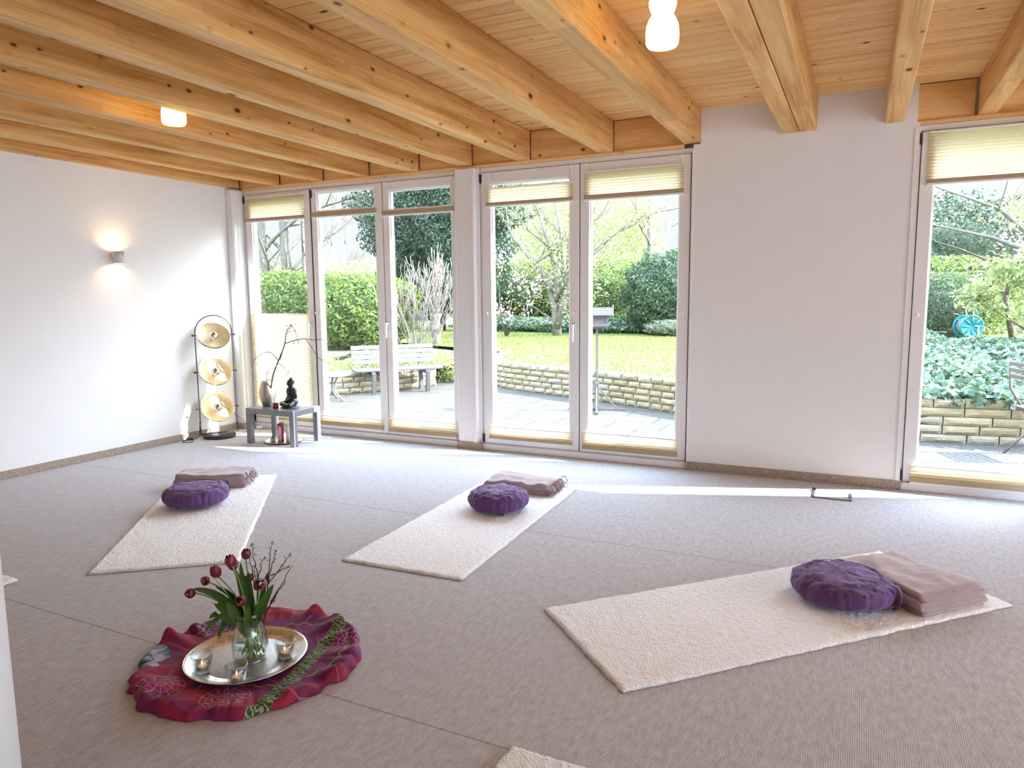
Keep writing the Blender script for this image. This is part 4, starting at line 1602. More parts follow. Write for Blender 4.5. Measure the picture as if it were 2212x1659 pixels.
def shrub(name, label, c, rad, n, size, lm, power=2.4, cat='shrub', group=None, lump=.16, aspect=.42, core=True, zf=.0, droop=0., depth=.25, seed=0):
    t = thing(name, label, cat, c, 0, group)
    P, Nn = shell(n, rad, power, lump, depth, -rad[2]*.98, seed)
    P[:, 2] += rad[2]
    stuffleaf('foliage', P, Nn, size, lm, t, aspect, .6, droop=droop)
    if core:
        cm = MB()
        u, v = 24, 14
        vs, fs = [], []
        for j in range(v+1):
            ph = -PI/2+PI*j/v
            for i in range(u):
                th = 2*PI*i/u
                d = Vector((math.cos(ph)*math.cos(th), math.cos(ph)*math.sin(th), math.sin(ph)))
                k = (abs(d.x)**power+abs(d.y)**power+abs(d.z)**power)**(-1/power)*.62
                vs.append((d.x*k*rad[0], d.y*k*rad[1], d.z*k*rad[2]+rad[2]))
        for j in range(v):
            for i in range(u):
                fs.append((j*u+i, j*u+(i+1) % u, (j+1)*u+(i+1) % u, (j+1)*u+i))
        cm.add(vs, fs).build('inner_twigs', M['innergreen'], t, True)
    return t


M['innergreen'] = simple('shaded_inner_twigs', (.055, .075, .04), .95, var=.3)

# ---- ground
def groundmat(name, c1, c2, sc, c3=None, bump=.3):
    m = N(name)
    v = m.coord()
    col = m.ramp(m.noise(v, sc, 5, .7), (.35, c1), (.65, c2))
    if c3:
        col = m.mix(m.ramp(m.noise(v, .8, 2), (.45, 0.), (.6, .6)), col, c3)
    m.bsdf(col, .9)
    m.bump(m.noise(v, sc*1.5, 4), bump, .02)
    return m.m


M['lawn'] = groundmat('lawn_grass', (.085, .115, .018), (.14, .165, .035), 14, (.13, .135, .03), .4)
M['gravel'] = groundmat('pale_gravel', (.035, .032, .03), (.11, .104, .098), 55, None, .6)
M['soil'] = groundmat('leafy_soil', (.05, .043, .03), (.12, .105, .06), 12)


def paving():
    m = N('natural_stone_paving')
    v = m.coord((1, 1, 1))
    va = m.n('VectorMath', operation='ADD')
    m.l(v, va.inputs[0])
    nzv = m.n('TexNoise')
    nzv.inputs['Scale'].default_value = 1.2
    m.l(v, nzv.inputs['Vector'])
    vs_ = m.n('VectorMath', operation='SCALE')
    m.l(nzv.outputs[1], vs_.inputs[0])
    vs_.inputs['Scale'].default_value = .10
    m.l(vs_.outputs[0], va.inputs[1])
    b = m.n('TexBrick')
    m.l(va.outputs[0], b.inputs['Vector'])
    b.inputs['Color1'].default_value = (.042, .038, .027, 1)
    b.inputs['Color2'].default_value = (.056, .052, .040, 1)
    b.inputs['Mortar'].default_value = (.007, .006, .004, 1)
    b.inputs['Scale'].default_value = 1.0
    b.inputs['Brick Width'].default_value = .62
    b.inputs['Row Height'].default_value = .42
    b.inputs['Mortar Size'].default_value = .013
    b.offset = .37
    b.squash = 1.4
    b.squash_frequency = 3
    n1 = m.noise(v, 9, 5, .65)
    col = m.mix(m.math('MULTIPLY', n1, .5), b.outputs[0], (.044, .042, .034), 'MIX')
    m.bsdf(col, .85)
    m.bump(m.math('ADD', n1, m.math('MULTIPLY', b.outputs['Fac'], -2)), .3, .01)
    return m.m


wallL = [(-7.95, 2.0), (-7.45, 2.6), (-7.05, 3.08), (-6.70, 3.65), (-6.45, 4.15), (-6.30, 4.55)]
wallM = [(-6.20, 6.9), (-6.02, 6.2), (-5.75, 5.6), (-5.52, 5.15), (-5.29, 4.80), (-4.86, 4.53), (-4.35, 4.32), (-3.77, 4.11), (-3.17, 3.84), (-2.6, 3.57), (-2.05, 3.29), (-1.5, 3.02), (-.9, 2.75), (-.2, 2.55), (.59, 2.50), (1.36, 2.62), (2.4, 2.8), (4.5, 3.2), (9, 4)]


def polymesh(name, pts, z, mt, label, cat):
    o = MB().add([(x, y, z) for x, y in pts], [tuple(range(len(pts)))]).build(name, mt)
    return tag(o, label, cat)


tg = polymesh('ground_soil', [(-40, .2), (30, .2), (30, 60), (-60, 60)], G-.03, M['soil'], 'bare leafy soil under the garden', 'ground')
tg['kind'] = 'structure'
tp = MB().add([(x, y, G) for x, y in [(-9, .25), (-.3, .25), (-.3, 2.62), (-.9, 2.80), (-2.05, 3.34), (-3.17, 3.9), (-4.86, 4.58), (-5.4, 5.0), (-6.2, 6.6), (-7.3, 6.6), (-6.5, 4.6), (-7.1, 3.1), (-9, 1.2)]], [tuple(range(13))]).build('terrace_paving', paving())
tag(tp, 'pale natural stone paving of the terrace outside', 'paving', kind='structure')
tgv = MB().add([(x, y, G+.002) for x, y in [(-.3, .25), (9, .25), (9, 4), (4.5, 3.3), (1.36, 2.7), (.59, 2.56), (-.3, 2.62)]], [tuple(range(7))]).build('gravel_strip', M['gravel'])
tag(tgv, 'pale gravel strip outside the right glass door', 'gravel', kind='structure')
lawn_pts = [(x, y) for x, y in wallM]+[(30, 20), (30, 45), (-60, 45), (-60, 9), (-16, 8), (-9.5, 8.6), (-7.6, 7.6)]
lw = MB().add([(x, y+.03, LZ-.01) for x, y in lawn_pts], [tuple(range(len(lawn_pts)))]).build('lawn', M['lawn'])
tag(lw, 'sunlit green lawn above the curved stone wall', 'lawn', kind='structure')
bank = [(-6.30, 4.6), (-6.5, 5.6), (-6.25, 6.9), (-7.6, 7.7), (-9.6, 8.7), (-16, 8.1), (-16, 2.5), (-8.0, 2.05), (-7.45, 2.65), (-7.05, 3.13), (-6.7, 3.7), (-6.45, 4.2)]
bk = MB().add([(x, y, .17+.02*(y > 6)) for x, y in bank], [tuple(range(len(bank)))]).build('planting_bed', M['soil'])
tag(bk, 'planting bed behind the bench', 'bed', kind='structure')
# lawn tussocks close to the wall so that the grass has blades
n = 75000
px = rng.uniform(-11.5, 2.5, n)
py = rng.uniform(2.6, 13.5, n)
wx_ = np.array([q[0] for q in wallM[3:]])
wy_ = np.array([q[1] for q in wallM[3:]])
ok = py > np.interp(px, wx_, wy_)+.12
ok &= ~((px > -.6) & (py < 10.3))
ok &= (px > -6.1+(-(py-6)*.35)) | ((py > 7.7) & (py > 8.9+(-9.6-px)*1.0))
px, py = px[ok], py[ok]
Pg = np.stack([px, py, np.full(len(px), LZ+.008)], 1)
Ng = np.tile(np.array([0, -.9, .35]), (len(px), 1))
gr = stuffleaf('grass_blades', Pg, Ng, .05, leafmat('grass_blade', (.09, .125, .02), (.16, .18, .05), .4), None, .16, .35, droop=1.5)
tag(gr, 'short grass blades of the lawn', 'grass', kind='stuff')


# ---- dry stone walls
def stonemat():
    m = N('sandstone_block')
    v = m.coord()
    g = m.n('NewGeometry')
    base = m.ramp(g.outputs['Random Per Island'], (0, (.25, .21, .11)), (.4, (.36, .31, .19)), (.7, (.29, .25, .16)), (1, (.30, .28, .22)))
    n1 = m.noise(v, 13, 5, .7)
    col = m.mix(m.math('MULTIPLY', n1, .45), base, (.085, .08, .05))
    m.bsdf(col, .9)
    m.bump(m.noise(v, 16, 5, .65), .7, .03)
    return m.m


M['stone'] = stonemat()
M['joint'] = simple('dark_joint', (.05, .045, .03), .95)


def stone_wall(line, z0, hc, rows, lab, seed, slen=(.17, .29), depth=.16, jf=.4):
    P = [Vector((x, y, 0)) for x, y in line]
    cum = [0]
    for a, b in zip(P[:-1], P[1:]):
        cum.append(cum[-1]+(b-a).length)

    def at(s_):
        s_ = max(0, min(cum[-1]-1e-6, s_))
        for i in range(len(P)-1):
            if s_ <= cum[i+1]:
                t_ = (s_-cum[i])/(cum[i+1]-cum[i])
                return P[i].lerp(P[i+1], t_)
        return P[-1]
    t = thing('garden_wall', lab, 'wall', (P[0].x, P[0].y, z0), 0, None)
    O = Vector((P[0].x, P[0].y, z0))
    rn = random.Random(seed)
    m = MB()
    for r_ in range(rows):
        s0 = -rn.random()*.2
        while s0 < cum[-1]:
            l_ = rn.uniform(*slen)
            a, b = max(0, s0+.006), min(cum[-1], s0+l_-.006)
            s0 += l_
            if b-a < .04:
                continue
            A, B = at(a), at(b)
            ax = (B-A).normalized()
            nrm = Vector((ax.y, -ax.x, 0))
            za, zb_ = r_*hc+.003, (r_+1)*hc-.003
            if r_ == rows-1:
                zb_ += rn.uniform(-.012, .008)
            nx, nz_ = max(3, int((b-a)/.035)), 3
            grid = []
            for j in range(nz_+1):
                for i in range(nx+1):
                    u, v = i/nx, j/nz_
                    e = min(u*nx, (1-u)*nx, v*nz_, (1-v)*nz_)
                    q = A.lerp(B, u)
                    q.z = za+(zb_-za)*v
                    pr = (.016 if e >= .9 else 0)+.012*nz(q.x*9, q.y*9, q.z*14+r_*3, 1)*(1 if e > .5 else .4)
                    grid.append(q+nrm*pr)
            o_ = len(m.v)
            vs = [g_-Vector((O.x, O.y, 0)) for g_ in grid]
            fs = [(j*(nx+1)+i, j*(nx+1)+i+1, (j+1)*(nx+1)+i+1, (j+1)*(nx+1)+i) for j in range(nz_) for i in range(nx)]
            # top and back
            k0 = len(vs)
            for i in range(nx+1):
                q = A.lerp(B, i/nx)-nrm*depth-Vector((O.x, O.y, 0))
                vs += [Vector((q.x, q.y, zb_)), Vector((q.x, q.y, za))]
            for i in range(nx):
                fs.append((nz_*(nx+1)+i, nz_*(nx+1)+i+1, k0+2*(i+1), k0+2*i))
                fs.append((k0+2*i, k0+2*i+2, k0+2*i+3, k0+2*i+1))
            fs.append(tuple([j*(nx+1) for j in range(nz_, -1, -1)]+[k0+1, k0]))
            fs.append(tuple([j*(nx+1)+nx for j in range(nz_+1)]+[k0+2*nx, k0+2*nx+1]))
            m.add(vs, fs)
    m.build('stone_courses', M['stone'], t)
    b = MB()
    H = rows*hc-.012
    for i in range(len(P)-1):
        a_, b_ = P[i]-Vector((O.x, O.y, 0)), P[i+1]-Vector((O.x, O.y, 0))
        ax = (b_-a_).normalized()
        nr = Vector((ax.y, -ax.x, 0))
        q = [a_-nr*.012, b_-nr*.012, b_-nr*depth*.9, a_-nr*depth*.9]
        b.add([tuple(w_)[:2]+(0,) for w_ in q]+[tuple(w_)[:2]+(H,) for w_ in q], [(0, 1, 5, 4), (4, 5, 6, 7), (1, 2, 6, 5), (2, 3, 7, 6), (3, 0, 4, 7)])
    b.build('earth_core', M['joint'], t)
    return t


stone_wall(wallL, G, .085, 4, 'low sandstone wall behind the garden bench', 3)
stone_wall(wallM[:13], G, .083, 5, 'long curved sandstone wall holding up the lawn', 5)
stone_wall(wallM[12:], G, .087, 5, 'low sandstone wall below the ivy bed at the right glass door', 9, (.26, .42))

# ---- shrubs, hedges
GT = 'trees and shrubs in the garden'
shrub('laurel_hedge', 'bright green laurel hedge behind the bench', (-12.9, 8.3, .05), (3.5, 1.0, .95), 26000, .13, LM['laurel'], 3.4, 'hedge', lump=.06, aspect=.36, seed=1)
shrub('laurel_shrub', 'leafy laurel shrub bulging at the right end of the laurel hedge', (-10.3, 7.6, .05), (1.0, .9, .85), 8000, .12, LM['laurel'], 2.5, lump=.12, aspect=.36, seed=2)
t = shrub('evergreen_tree', 'big dark evergreen tree behind the hedge, seen through the doors above the bench', (-12.2, 14.2, .5), (2.75, 1.6, 3.2), 80000, .115, LM['dark'], 2.0, 'tree', lump=.30, aspect=.4, droop=.8, depth=.45, seed=5)
MB().tube([(0, 0, -.4), (.05, 0, 1.5), (0, 0, 5)], [.22, .18, .08], 10).build('trunk', M['darkbark'], t, True)
shrub('rhododendron', 'rounded dark rhododendron left of the white wall panel', (-4.75, 14.3, .27), (1.35, 1.1, 1.12), 17000, .11, LM['rhodo'], 2.2, lump=.14, aspect=.3, seed=3)
shrub('low_shrub', 'low grey-green shrub in front of the rhododendron', (-4.45, 13.2, .25), (.75, .5, .22), 4000, .07, LM['grey'], 2, seed=4)
shrub('background_hedge', 'green hedge across the end of the garden behind the magnolia', (-9.3, 17.0, .2), (4.3, .8, 1.15), 30000, .10, LM['hedge'], 3.5, 'hedge', lump=.1, seed=6)
shrub('ivy_mound', 'strip of dark ivy at the far edge of the lawn', (-7.6, 14.9, .2), (3.9, 1.2, .24), 15000, .08, LM['ivy'], 2.4, 'ivy', lump=.2, aspect=.8, seed=7)
shrub('clipped_shrub', 'clipped rounded shrub with narrow leaves beside the turquoise hose reel', (1.35, 12.1, .27), (.85, .7, .68), 12000, .085, LM['rhodo'], 2.6, lump=.05, aspect=.22, droop=1.5, seed=8)
shrub('clipped_hedge', 'yellow-green clipped hedge behind the rounded shrub at the right', (1.2, 15.2, .25), (2.4, .7, .98), 12000, .08, LM['hedge'], 4, 'hedge', lump=.04, seed=9)
shrub('dark_bush', 'tall dark bush behind the clipped hedge at the right', (2.3, 17.3, .3), (2.6, 1.2, 1.75), 17000, .10, LM['dark'], 2.2, lump=.25, seed=10)
shrub('backdrop_thicket', 'pale green thicket far behind the bird feeder', (-7.2, 19.5, .2), (3.2, 1.0, 1.25), 12000, .10, LM['maple'], 2.6, lump=.2, core=False, seed=11)
shrub('distant_thicket', 'pale distant thicket beyond the laurel hedge', (-27, 27, 0), (9, 2, 1.6), 16000, .2, LM['maple'], 2.6, lump=.2, core=True, seed=12)
shrub('distant_thicket', 'green distant thicket beyond the right end of the garden', (3, 27, 0), (9, 2, 2.0), 12000, .2, LM['hedge'], 2.6, lump=.2, core=True, seed=13)
shrub('distant_thicket', 'green distant thicket behind the rhododendron', (-8, 28, 0), (9, 2, 1.6), 12000, .2, LM['hedge'], 2.6, lump=.2, core=True, seed=14)

shrub('background_tree', 'loose pale green tree crown beyond the hedge, seen through the left middle door', (-10.6, 20.5, .8), (3.6, 1.4, 2.9), 9000, .13, LM['spring'], 2.2, 'tree', lump=.3, core=False, depth=.8, seed=41)
shrub('background_tree', 'yellow-green tree crown beyond the hedge at the left of the feeder door', (-7.9, 21.5, 1.2), (1.5, 1.2, 2.6), 4200, .12, LM['spring'], 2.2, 'tree', lump=.3, core=False, depth=.8, seed=43)
# ivy bed right of the white wall
n = 26000
px = rng.uniform(-.9, 4.2, n)
py = 2.66+ (10.6-2.66)*rng.random(n)**1.25
Pz = .33+.10*np.sin(px*3.1+py*1.3)*np.sin(py*2.2)+.05*np.sin(px*7)+rng.uniform(-.03, .06, n)+.10*np.clip((py-3)/4, 0, 1)
ok = py > np.interp(px, wx_, wy_)+.05
Pi = np.stack([px, py, Pz], 1)[ok]
Pf = np.stack([rng.uniform(-.6, 3.5, 1400), 2.55+rng.uniform(-.05, .25, 1400), rng.uniform(.26, .40, 1400)], 1)
Pi = np.concatenate([Pi, Pf])
iv = stuffleaf('ivy_bed', Pi, np.tile([0, -.55, .8], (len(Pi), 1)), .085, LM['ivy'], None, .85, .55)
tag(iv, 'dense bed of ivy above the stone wall outside the right glass door', 'ivy', kind='stuff')
MB().add([(x, y, .30) for x, y in [(-.9, 2.8), (.6, 2.6), (1.36, 2.75), (4.2, 3.3), (4.2, 10.4), (-.9, 10.4)]], [(0, 1, 2, 3, 4, 5)]).build('soil', M['soil'], iv)
n = 2600
Pb = np.stack([rng.uniform(-6.95, -5.9, n), rng.uniform(4.9, 6.6, n), rng.uniform(-.1, .26, n)], 1)
gp = stuffleaf('ground_plants', Pb, np.tile([0, -.6, .7], (n, 1)), .075, LM['ground'], None, .5, .7)
tag(gp, 'yellow-green ground plants on the bank to the right of the bench', 'plants', kind='stuff')
n = 2600
Pb = np.stack([rng.uniform(-8.9, -6.6, n), rng.uniform(3.2, 6.5, n), rng.uniform(.17, .30, n)], 1)
ok = Pb[:, 1] > -1.4*(Pb[:, 0]+6.5)*-1*-.0+np.interp(Pb[:, 0], [-8, -7.05, -6.45], [2.1, 3.2, 4.3])
gp = stuffleaf('ground_plants', Pb[ok], np.tile([0, -.6, .7], (int(ok.sum()), 1)), .07, LM['ground'], None, .5, .7)
tag(gp, 'low leafy plants on the bed behind the bench wall', 'plants', kind='stuff')


# ---- trees with branches
def tree(name, label, base, trunks, cat='tree', leaf=None, bark='bark', seed=0, depth=3, spread=.5, nchild=3, shrink=.66, leafpart='foliage', petal=None, upb=.15):
    t = thing(name, label, cat, base)
    rn = random.Random(seed)
    m = MB()
    tips = []

    def grow(p, d, L, r, lv):
        pts = [p]
        dd = Vector(d)
        nseg = 5
        for i in range(nseg):
            dd = (dd+Vector((rn.gauss(0, .12), rn.gauss(0, .12), rn.gauss(0, .08)+upb*.3))).normalized()
            pts.append(pts[-1]+dd*L/nseg)
        m.tube(pts, [r*(1-.45*i/nseg) for i in range(nseg+1)], 6 if lv > 0 else 4, lv > 1)
        if lv <= 1:
            for q in pts[2:]:
                tips.append(q)
        if lv == 0:
            return
        for k in range(nchild):
            q = pts[rn.randint(2, nseg)]
            a = rn.uniform(0, 2*PI)
            o_ = dd.orthogonal().normalized()
            o_ = o_*math.cos(a)+dd.cross(o_)*math.sin(a)
            nd = (dd*(1-spread*.5)+o_*spread+Vector((0, 0, upb))).normalized()
            grow(q, nd, L*shrink*rn.uniform(.75, 1.2), r*.5, lv-1)
        grow(pts[-1], dd, L*shrink, r*.6, lv-1)
    for pts, r0, r1 in trunks:
        P = [Vector(q) for q in pts]
        n_ = len(P)-1
        m.tube(P, [r0+(r1-r0)*i/n_ for i in range(n_+1)], 8)
        d = (P[-1]-P[-2]).normalized()
        grow(P[-1], d, (P[-1]-P[0]).length*.42, r1*.9, depth)
        for i in range(1, n_):
            for _ in range(2):
                a = rn.uniform(0, 2*PI)
                o_ = Vector((math.cos(a), math.sin(a), rn.uniform(.2, .9))).normalized()
                grow(P[i], o_, (P[-1]-P[0]).length*.3, r1*.6, depth-1)
    m.build('branches', M[bark], t, True)
    if leaf:
        mt, per, sz, sp_, asp = leaf
        T = np.array([tuple(q) for q in tips])
        T = np.repeat(T, per, 0)+rng.normal(0, sp_, (len(T)*per, 3))
        stuffleaf(leafpart, T, rng.normal(0, 1, T.shape)+[0, -.3, .4], sz, mt, t, asp, .3)
    return t


tree('magnolia_tree', 'multi-stemmed tree with thin pale green leaves standing on the lawn', (-7.38, 12.47, LZ), [
    ([(0, 0, 0), (-.03, 0, .35), (-.08, 0, .75), (-.30, 0, 1.45), (-.62, -.1, 1.95), (-1.05, -.1, 2.4)], .14, .05),
    ([(0, 0, .3), (.0, .05, .7), (-.02, 0, 1.4), (-.20, 0, 2.3), (-.5, 0, 3.2)], .10, .05),
    ([(-.03, 0, .6), (.05, .1, 1.1), (.14, .1, 1.9), (.12, 0, 2.7), (-.05, 0, 3.5)], .09, .04),
    ([(0, -.05, .2), (.20, -.1, .8), (.38, -.1, 1.6), (.42, -.2, 2.6), (.65, 0, 3.4)], .11, .05),
    ([(-.02, 0, .9), (.3, -.3, 1.4), (.85, -.3, 1.9), (1.4, -.3, 2.35)], .06, .03)],
    leaf=(LM['spring'], 4, .085, .20, .5), seed=3, depth=2, nchild=3)
tree('blossom_shrub', 'shrub with large pink blossoms left of the multi-stemmed tree', (-8.5, 11.6, LZ), [
    ([(0, 0, 0), (.05, 0, .5), (.2, 0, 1.0)], .03, .015), ([(0, 0, 0), (-.15, 0, .5), (-.2, 0, 1.2)], .03, .015), ([(0, 0, 0), (.3, 0, .4), (.65, 0, .75)], .03, .012)],
    'shrub', (LM['pink'], 1, .10, .10, .6), 'darkbark', 4, 2, nchild=2, leafpart='blossom')
tree('bare_tree', 'tall bare tree far behind the rhododendron', (-6.9, 19.3, .2), [([(0, 0, 0), (.1, 0, 1.5), (.2, 0, 2.8), (.15, 0, 3.9), (.3, 0, 5.0)], .15, .07)], seed=8, depth=3, nchild=3, bark='palebark')
tree('bare_tree', 'pale bare tree against the sky above the hedge, in the door over the bench', (-29.2, 30, 0), [([(0, 0, 0), (-.2, 0, 2.5), (-.4, 0, 4.5)], .16, .08), ([(0, 0, 1.5), (.3, 0, 3.0), (.6, 0, 4.6)], .12, .06)], seed=9, depth=3, nchild=3, bark='palebark', spread=.45)
for k, (x, y, r_, ln, lb) in enumerate(((-20.1, 15, .26, -.25, 'thick leaning grey trunk, left in the leftmost window'), (-19.35, 15.2, .23, -.05, 'straight grey trunk in the middle of the leftmost window'), (-18.75, 15.4, .08, .05, 'thinnest grey trunk in the leftmost window'), (-18.35, 15.3, .16, 0, 'grey trunk at the right in the leftmost window'))):
    tree('tall_tree', lb, (x-.1, y, 0), [([(0, 0, 0), (.05+ln*-.5, 0, 1.6), (ln, 0, 3.0), (ln*1.2, 0, 4.4), (ln*1.4, 0, 6.5)], r_, r_*.6)], seed=20+k, depth=2, nchild=2, leaf=(LM['spring'], 1, .11, .3, .5), spread=.7)
tree('overhanging_tree', 'tree with pale leaves and grey limbs at the far right', (3.3, 10.4, LZ), [
    ([(0, 0, 0), (-.1, 0, 1.0), (-.5, 0, 1.75), (-1.2, -.1, 2.05), (-1.9, -.2, 2.25)], .09, .018),
    ([(-.1, 0, 1.1), (-.5, .2, 2.0), (-1.1, .2, 2.6), (-1.8, .1, 2.9)], .06, .016),
    ([(-.1, 0, 1.3), (-.2, .2, 2.2), (-.5, .2, 3.2)], .06, .02)],
    leaf=(LM['spring'], 6, .075, .16, .5), seed=31, depth=2, nchild=3)
tree('blossom_tree', 'small tree with pale pink blossoms above the clipped shrub', (2.9, 12.6, LZ), [
    ([(0, 0, 0), (-.2, 0, 1.0), (-.5, 0, 1.7), (-.9, 0, 1.9)], .06, .02), ([(-.2, 0, 1.0), (.0, 0, 1.7), (-.1, 0, 2.1)], .05, .02)],
    leaf=(LM['pink'], 2, .06, .06, .8), seed=33, depth=2, nchild=2, leafpart='blossom', bark='darkbark')
tree('maple_shrub', 'pale green leafy shrub at the right edge behind the ivy', (2.85, 8.4, .3), [
    ([(0, 0, 0), (-.2, 0, .5), (-.4, 0, .9)], .03, .015), ([(0, 0, 0), (.1, 0, .6), (.1, 0, 1.2)], .03, .015), ([(0, 0, 0), (-.4, .1, .4), (-.7, .1, .6)], .025, .012), ([(0, 0, 0), (.4, .1, .6), (.7, .1, 1.0)], .025, .012)],
    'shrub', (LM['maple'], 5, .10, .10, .55), 'darkbark', 35, 2, nchild=3)
# pale bare multi-stemmed bush and knobbly pollard behind the bench
t = thing('bare_bush', 'bare bush of pale upright stems behind the bench', 'shrub', (-7.85, 6.3, .15))
rn = random.Random(12)
m = MB()
for k in range(20):
    a = rn.uniform(-1, 1)
    P = [Vector((a*.18, rn.uniform(-.15, .15), 0))]
    d = Vector((a*.5+rn.gauss(0, .12), rn.gauss(0, .15), 1)).normalized()
    L = rn.uniform(1.2, 1.95)
    for i in range(8):
        d = (d+Vector((rn.gauss(0, .07), rn.gauss(0, .07), .02))).normalized()
        P.append(P[-1]+d*L/8)
    m.tube(P, [.014*(1-.75*i/8) for i in range(9)], 6)
    for i in range(3, 9):
        for _ in range(2):
            q = P[i]
            dd = (d+Vector((rn.gauss(0, .6), rn.gauss(0, .6), rn.uniform(0, .5)))).normalized()
            m.tube([q, q+dd*.12, q+dd*.2+Vector((0, 0, .08)), q+dd*.24+Vector((rn.gauss(0, .04), 0, .19))], [.006, .005, .0045, .003], 5)
m.build('branches', M['palebark'], t, True)
t = thing('pollarded_tree', 'short knobbly pollarded trunk with a crown of pale twigs, right of the bench', 'tree', (-8.7, 8.4, .18))
m = MB()
m.tube([(0, 0, 0), (.02, 0, .2), (0, 0, .42), (.0, 0, .62), (.02, 0, .78)], [.11, .095, .13, .10, .14], 12)
m.ball((0.02, 0, .45), .15, 14, 10, (1, 1, .8))
for k in range(16):
    a = 2*PI*k/16
    d = Vector((math.cos(a)*.55, math.sin(a)*.4, 1)).normalized()
    P = [Vector((0, 0, .72))]
    L = rn.uniform(.8, 1.35)
    for i in range(7):
        d = (d+Vector((rn.gauss(0, .13), rn.gauss(0, .13), .05))).normalized()
        P.append(P[-1]+d*L/7)
        if i > 2:
            for _ in range(2):
                dd = (d+Vector((rn.gauss(0, .6), rn.gauss(0, .6), rn.uniform(0, .5)))).normalized()
                m.tube([P[-1], P[-1]+dd*.13, P[-1]+dd*.2+Vector((0, 0, .12))], [.011, .010, .007], 5)
    m.tube(P, [.022*(1-.65*i/7) for i in range(8)], 6)
m.build('branches', M['palebark'], t, True)
m = MB()
m.tube([(0, 0, 0), (.25, .1, .07), (.45, .15, .12), (.75, .2, .30)], [.05, .045, .035, .02], 8)
m.tube([(.4, .13, .11), (.6, .1, .12)], [.02, .012], 6)
tag(m.build('fallen_branch', M['darkbark'], None, True, (-8.55, 4.35, .20)), 'dark gnarled branch sticking out left of the bench', 'branch')

# ---- garden bench
bench = thing('garden_bench', 'grey slatted garden bench on the terrace', 'bench', (-6.29, 3.53, G), math.atan2(.75, .66))
gb = simple('weathered_grey_slat', (.055, .055, .072), .6, var=.12)
gs = simple('grey_cast_bench_leg', (.06, .06, .065), .6, var=.1)
HL = .66
for k in range(4):
    zc = .455+k*.075
    yc = .455+k*.025
    m = MB()
    m.obox((0, yc, zc), (1, 0, 0), (0, 1, -.28), (0, .28, 1), HL, .010, .032)
    tag(m.build('back_slat', gb, bench), 'lilac-grey back slat')
for k in range(4):
    MB().box(-HL-.02, HL+.02, .0+k*.10, .085+k*.10, .345, .370, .004).build('seat_slat', gb, bench)
for sx_ in (-.42, .42):
    m = MB()
    for yy, l_ in ((.02, -.05), (.36, .07)):
        m.obox((sx_, yy+l_/2, .155), (1, 0, 0), (0, 1, 0), (0, l_, .32), .028, .030, .165)
    m.obox((sx_, .20, .315), (1, 0, 0), (0, 1, 0), (0, 0, 1), .028, .20, .028)
    m.obox((sx_, .495, .52), (1, 0, 0), (0, 1, 0), (0, .28, 1), .022, .016, .20)
    m.build('cast_support', gs, bench)
# round white garden table
gt = thing('garden_table', 'white garden table with curved legs at the left of the bench', 'table', (-6.80, 2.46, G), .3)
wm = simple('white_garden_metal', (.22, .22, .21), .5)
MB().lathe([(.0005, .36), (.30, .36), (.315, .372), (.30, .385), (.0005, .385)], 40).build('table_top', wm, gt, True)
for k in range(4):
    a = k*PI/2-.12
    c_, s2 = math.cos(a), math.sin(a)
    MB().tube([(c_*.16, s2*.16, .36), (c_*.10, s2*.10, .26), (c_*.10, s2*.10, .15), (c_*.16, s2*.16, .06), (c_*.24, s2*.24, .0)], .016, 8).build('leg', wm, gt, True)

# ---- bird feeder on a stand
bf = thing('bird_feeder', 'grey bird feeder house on a tall tripod stand on the terrace', 'bird feeder', (-2.99, 3.10, G), R(19))
fm = simple('grey_painted_wood', (.13, .115, .125), .65, var=.12)
fm2 = simple('pale_roof_sheet', (.12, .14, .16), .4, var=.04)
MB().box(-.016, .016, -.016, .016, .30, 1.06).build('pole', simple('grey_green_pole', (.13, .135, .11), .6), bf)
MB().box(-.028, .028, -.028, .028, .02, .36, .002).build('lower_sleeve', fm, bf)
for k, (dx, dy) in enumerate(((1, 0), (-1, 0), (0, -1), (0, 1))):
    L_ = .36
    m = MB()
    m.obox((dx*L_/2, dy*L_/2, .018), (dx, dy, 0), (-dy, dx, 0), (0, 0, 1), L_/2, .011, .011)
    a, b = Vector((dx*.03, dy*.03, .29)), Vector((dx*.26, dy*.26, .02))
    m.obox((a+b)/2, b-a, (-dy, dx, 0), (b-a).cross(Vector((-dy, dx, 0))), (b-a).length/2, .009, .009)
    m.box(dx*(L_-.02)-.016, dx*(L_-.02)+.016, dy*(L_-.02)-.016, dy*(L_-.02)+.016, 0, .032)
    m.build('leg', fm, bf)
MB().box(-.10, .10, -.08, .08, 1.045, 1.07, .003).box(-.155, .155, -.125, .125, 1.07, 1.085, .002).box(-.155, .155, -.13, -.12, 1.085, 1.11).box(-.155, .155, .12, .13, 1.085, 1.11).box(.148, .158, -.13, .13, 1.085, 1.11).box(-.158, -.148, -.13, .13, 1.085, 1.11).build('tray_floor', fm, bf)
m = MB()
for sx_ in (-.125, .125):
    for sy in (-.095, .095):
        m.box(sx_-.011, sx_+.011, sy-.011, sy+.011, 1.085, 1.225)
m.box(-.115, .115, -.092, -.088, 1.10, 1.215)
m.build('posts', fm, bf)
tag(MB().box(-.10, .10, -.070, .05, 1.086, 1.16, .01).build('seed_box', simple('bird_seed', (.16, .12, .10), .8, var=.6, vs=90), bf), 'dark seed filling')
for sg in (-1, 1):
    m = MB()
    m.obox((0, sg*.085, 1.262), (1, 0, 0), (0, sg*.17, -.085), (0, .085*sg, .17), .19, .098, .007)
    for k in range(3):
        m.obox((0, sg*(.03+.055*k), 1.300-.0275*k), (1, 0, 0), (0, sg*.17, -.085), (0, .085*sg, .17), .192, .006, .006)
    m.build('roof_panel', fm2, bf)
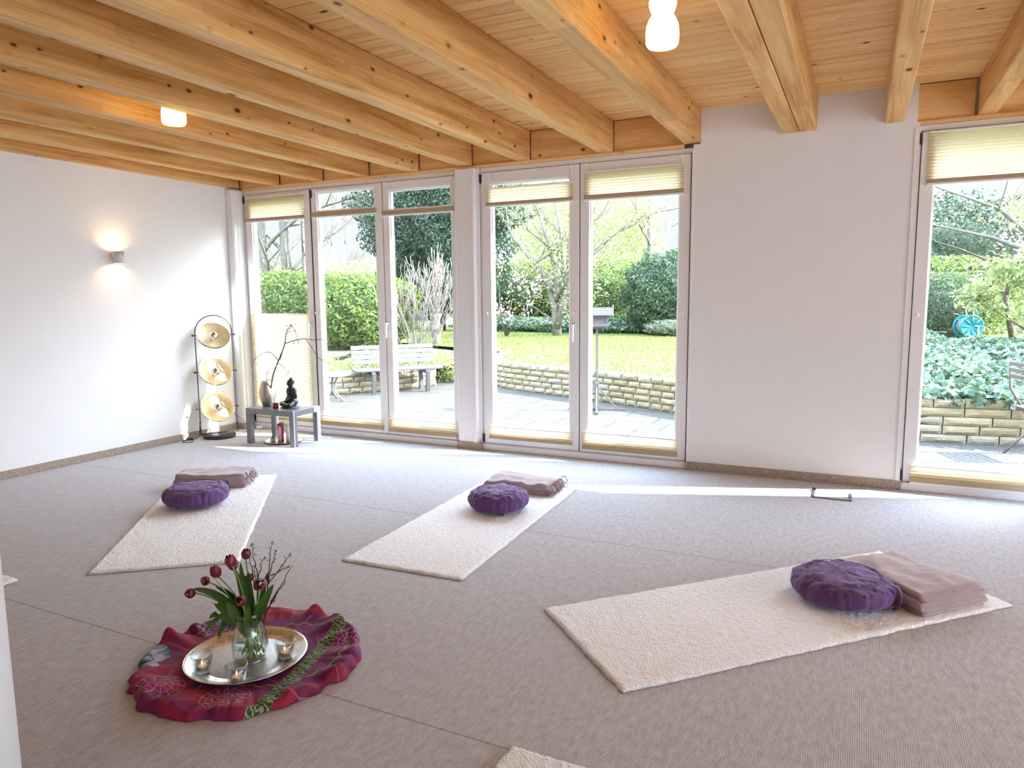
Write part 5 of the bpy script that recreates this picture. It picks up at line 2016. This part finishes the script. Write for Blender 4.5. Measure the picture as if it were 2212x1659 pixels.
MB().tube([(.195, 0, 1.20), (.20, 0, 1.32), (.19, 0, 1.34)], .009, 6).build('roof_finial', fm, bf)

# ---- turquoise hose reel
hr = thing('hose_reel', 'turquoise garden hose reel standing behind the ivy', 'hose reel', (1.93, 11.3, .36), R(24))
tq = simple('turquoise_plastic', (.005, .17, .20), .4, var=.05)
for yy in (-.13, .13):
    m = MB()
    m.lathe([(.0005, -.008), (.205, -.008), (.21, -.014), (.225, -.012), (.225, .012), (.21, .014), (.205, .008), (.0005, .008)], 48, (0, yy, .30), axis=(0, 1, 0))
    for k in range(8):
        a = 2*PI*k/8
        d = Vector((math.cos(a), 0, math.sin(a)))
        m.obox(Vector((0, yy-.014*1, .30))+d*.12, d, (0, 1, 0), d.cross(Vector((0, 1, 0))), .07, .010, .012)
    m.build('reel_disc', tq, hr, True)
MB().lathe([(.13, -.12), (.17, -.11), (.17, .11), (.13, .12)], 40, (0, 0, .30), axis=(0, 1, 0)).build('wound_hose', simple('grey_hose', (.13, .16, .15), .6), hr, True)
fmt = simple('pale_frame_tube', (.3, .27, .22), .4)
MB().tube([(.10, -.17, .0), (.10, -.17, .32), (.10, -.17, .31)], .013, 8).tube([(.12, .17, 0), (.10, .17, .4), (.02, .15, .62), (.10, .14, .78), (.10, -.06, .78), (.02, -.10, .62), (.02, -.13, .45)], .013, 8).tube([(.02, -.17, .31), (.10, -.17, .31)], .013, 8).build('frame_tube', fmt, hr, True)
MB().lathe([(.0005, -.015), (.07, -.015), (.07, .015), (.0005, .015)], 24, (-.08, .2, .07), axis=(0, 1, 0)).lathe([(.0005, -.015), (.07, -.015), (.07, .015), (.0005, .015)], 24, (-.08, -.2, .07), axis=(0, 1, 0)).build('wheel', M['rubber'], hr, True)
sp_ = thing('lawn_stake', 'small dark mushroom-shaped stake on the lawn left of the hose reel', 'stake', (1.42, 10.6, .40))
MB().tube([(0, 0, 0), (0, 0, .15)], [.012, .02], 8).build('spike', M['rubber'], sp_)
MB().lathe([(.0005, .14), (.06, .15), (.085, .165), (.085, .18), (.0005, .185)], 24).build('cap', M['rubber'], sp_, True)

# ---- folding bistro chair at the right edge
bc = thing('folding_chair', 'brown slatted folding chair on the gravel at the right edge', 'chair', (1.50, 2.10, G), R(20))
cmn = simple('brown_chair_metal', (.12, .10, .09), .5, .3)
for yy in (-.20, .20):
    MB().tube([(-.22, yy, .86), (-.20, yy, .60), (.18, yy, .0)], .011, 8).build('leg', cmn, bc, True)
    MB().tube([(.20, yy, .44), (-.22, yy, .0)], .011, 8).build('leg', cmn, bc, True)
m = MB()
for k in range(6):
    m.box(-.18+k*.065, -.135+k*.065, -.20, .20, .44, .452, .002)
m.build('seat', cmn, bc)
for k in range(3):
    MB().box(-.225, -.212, -.20, .20, .70+k*.055, .735+k*.055, .002).build('back_slat', cmn, bc)
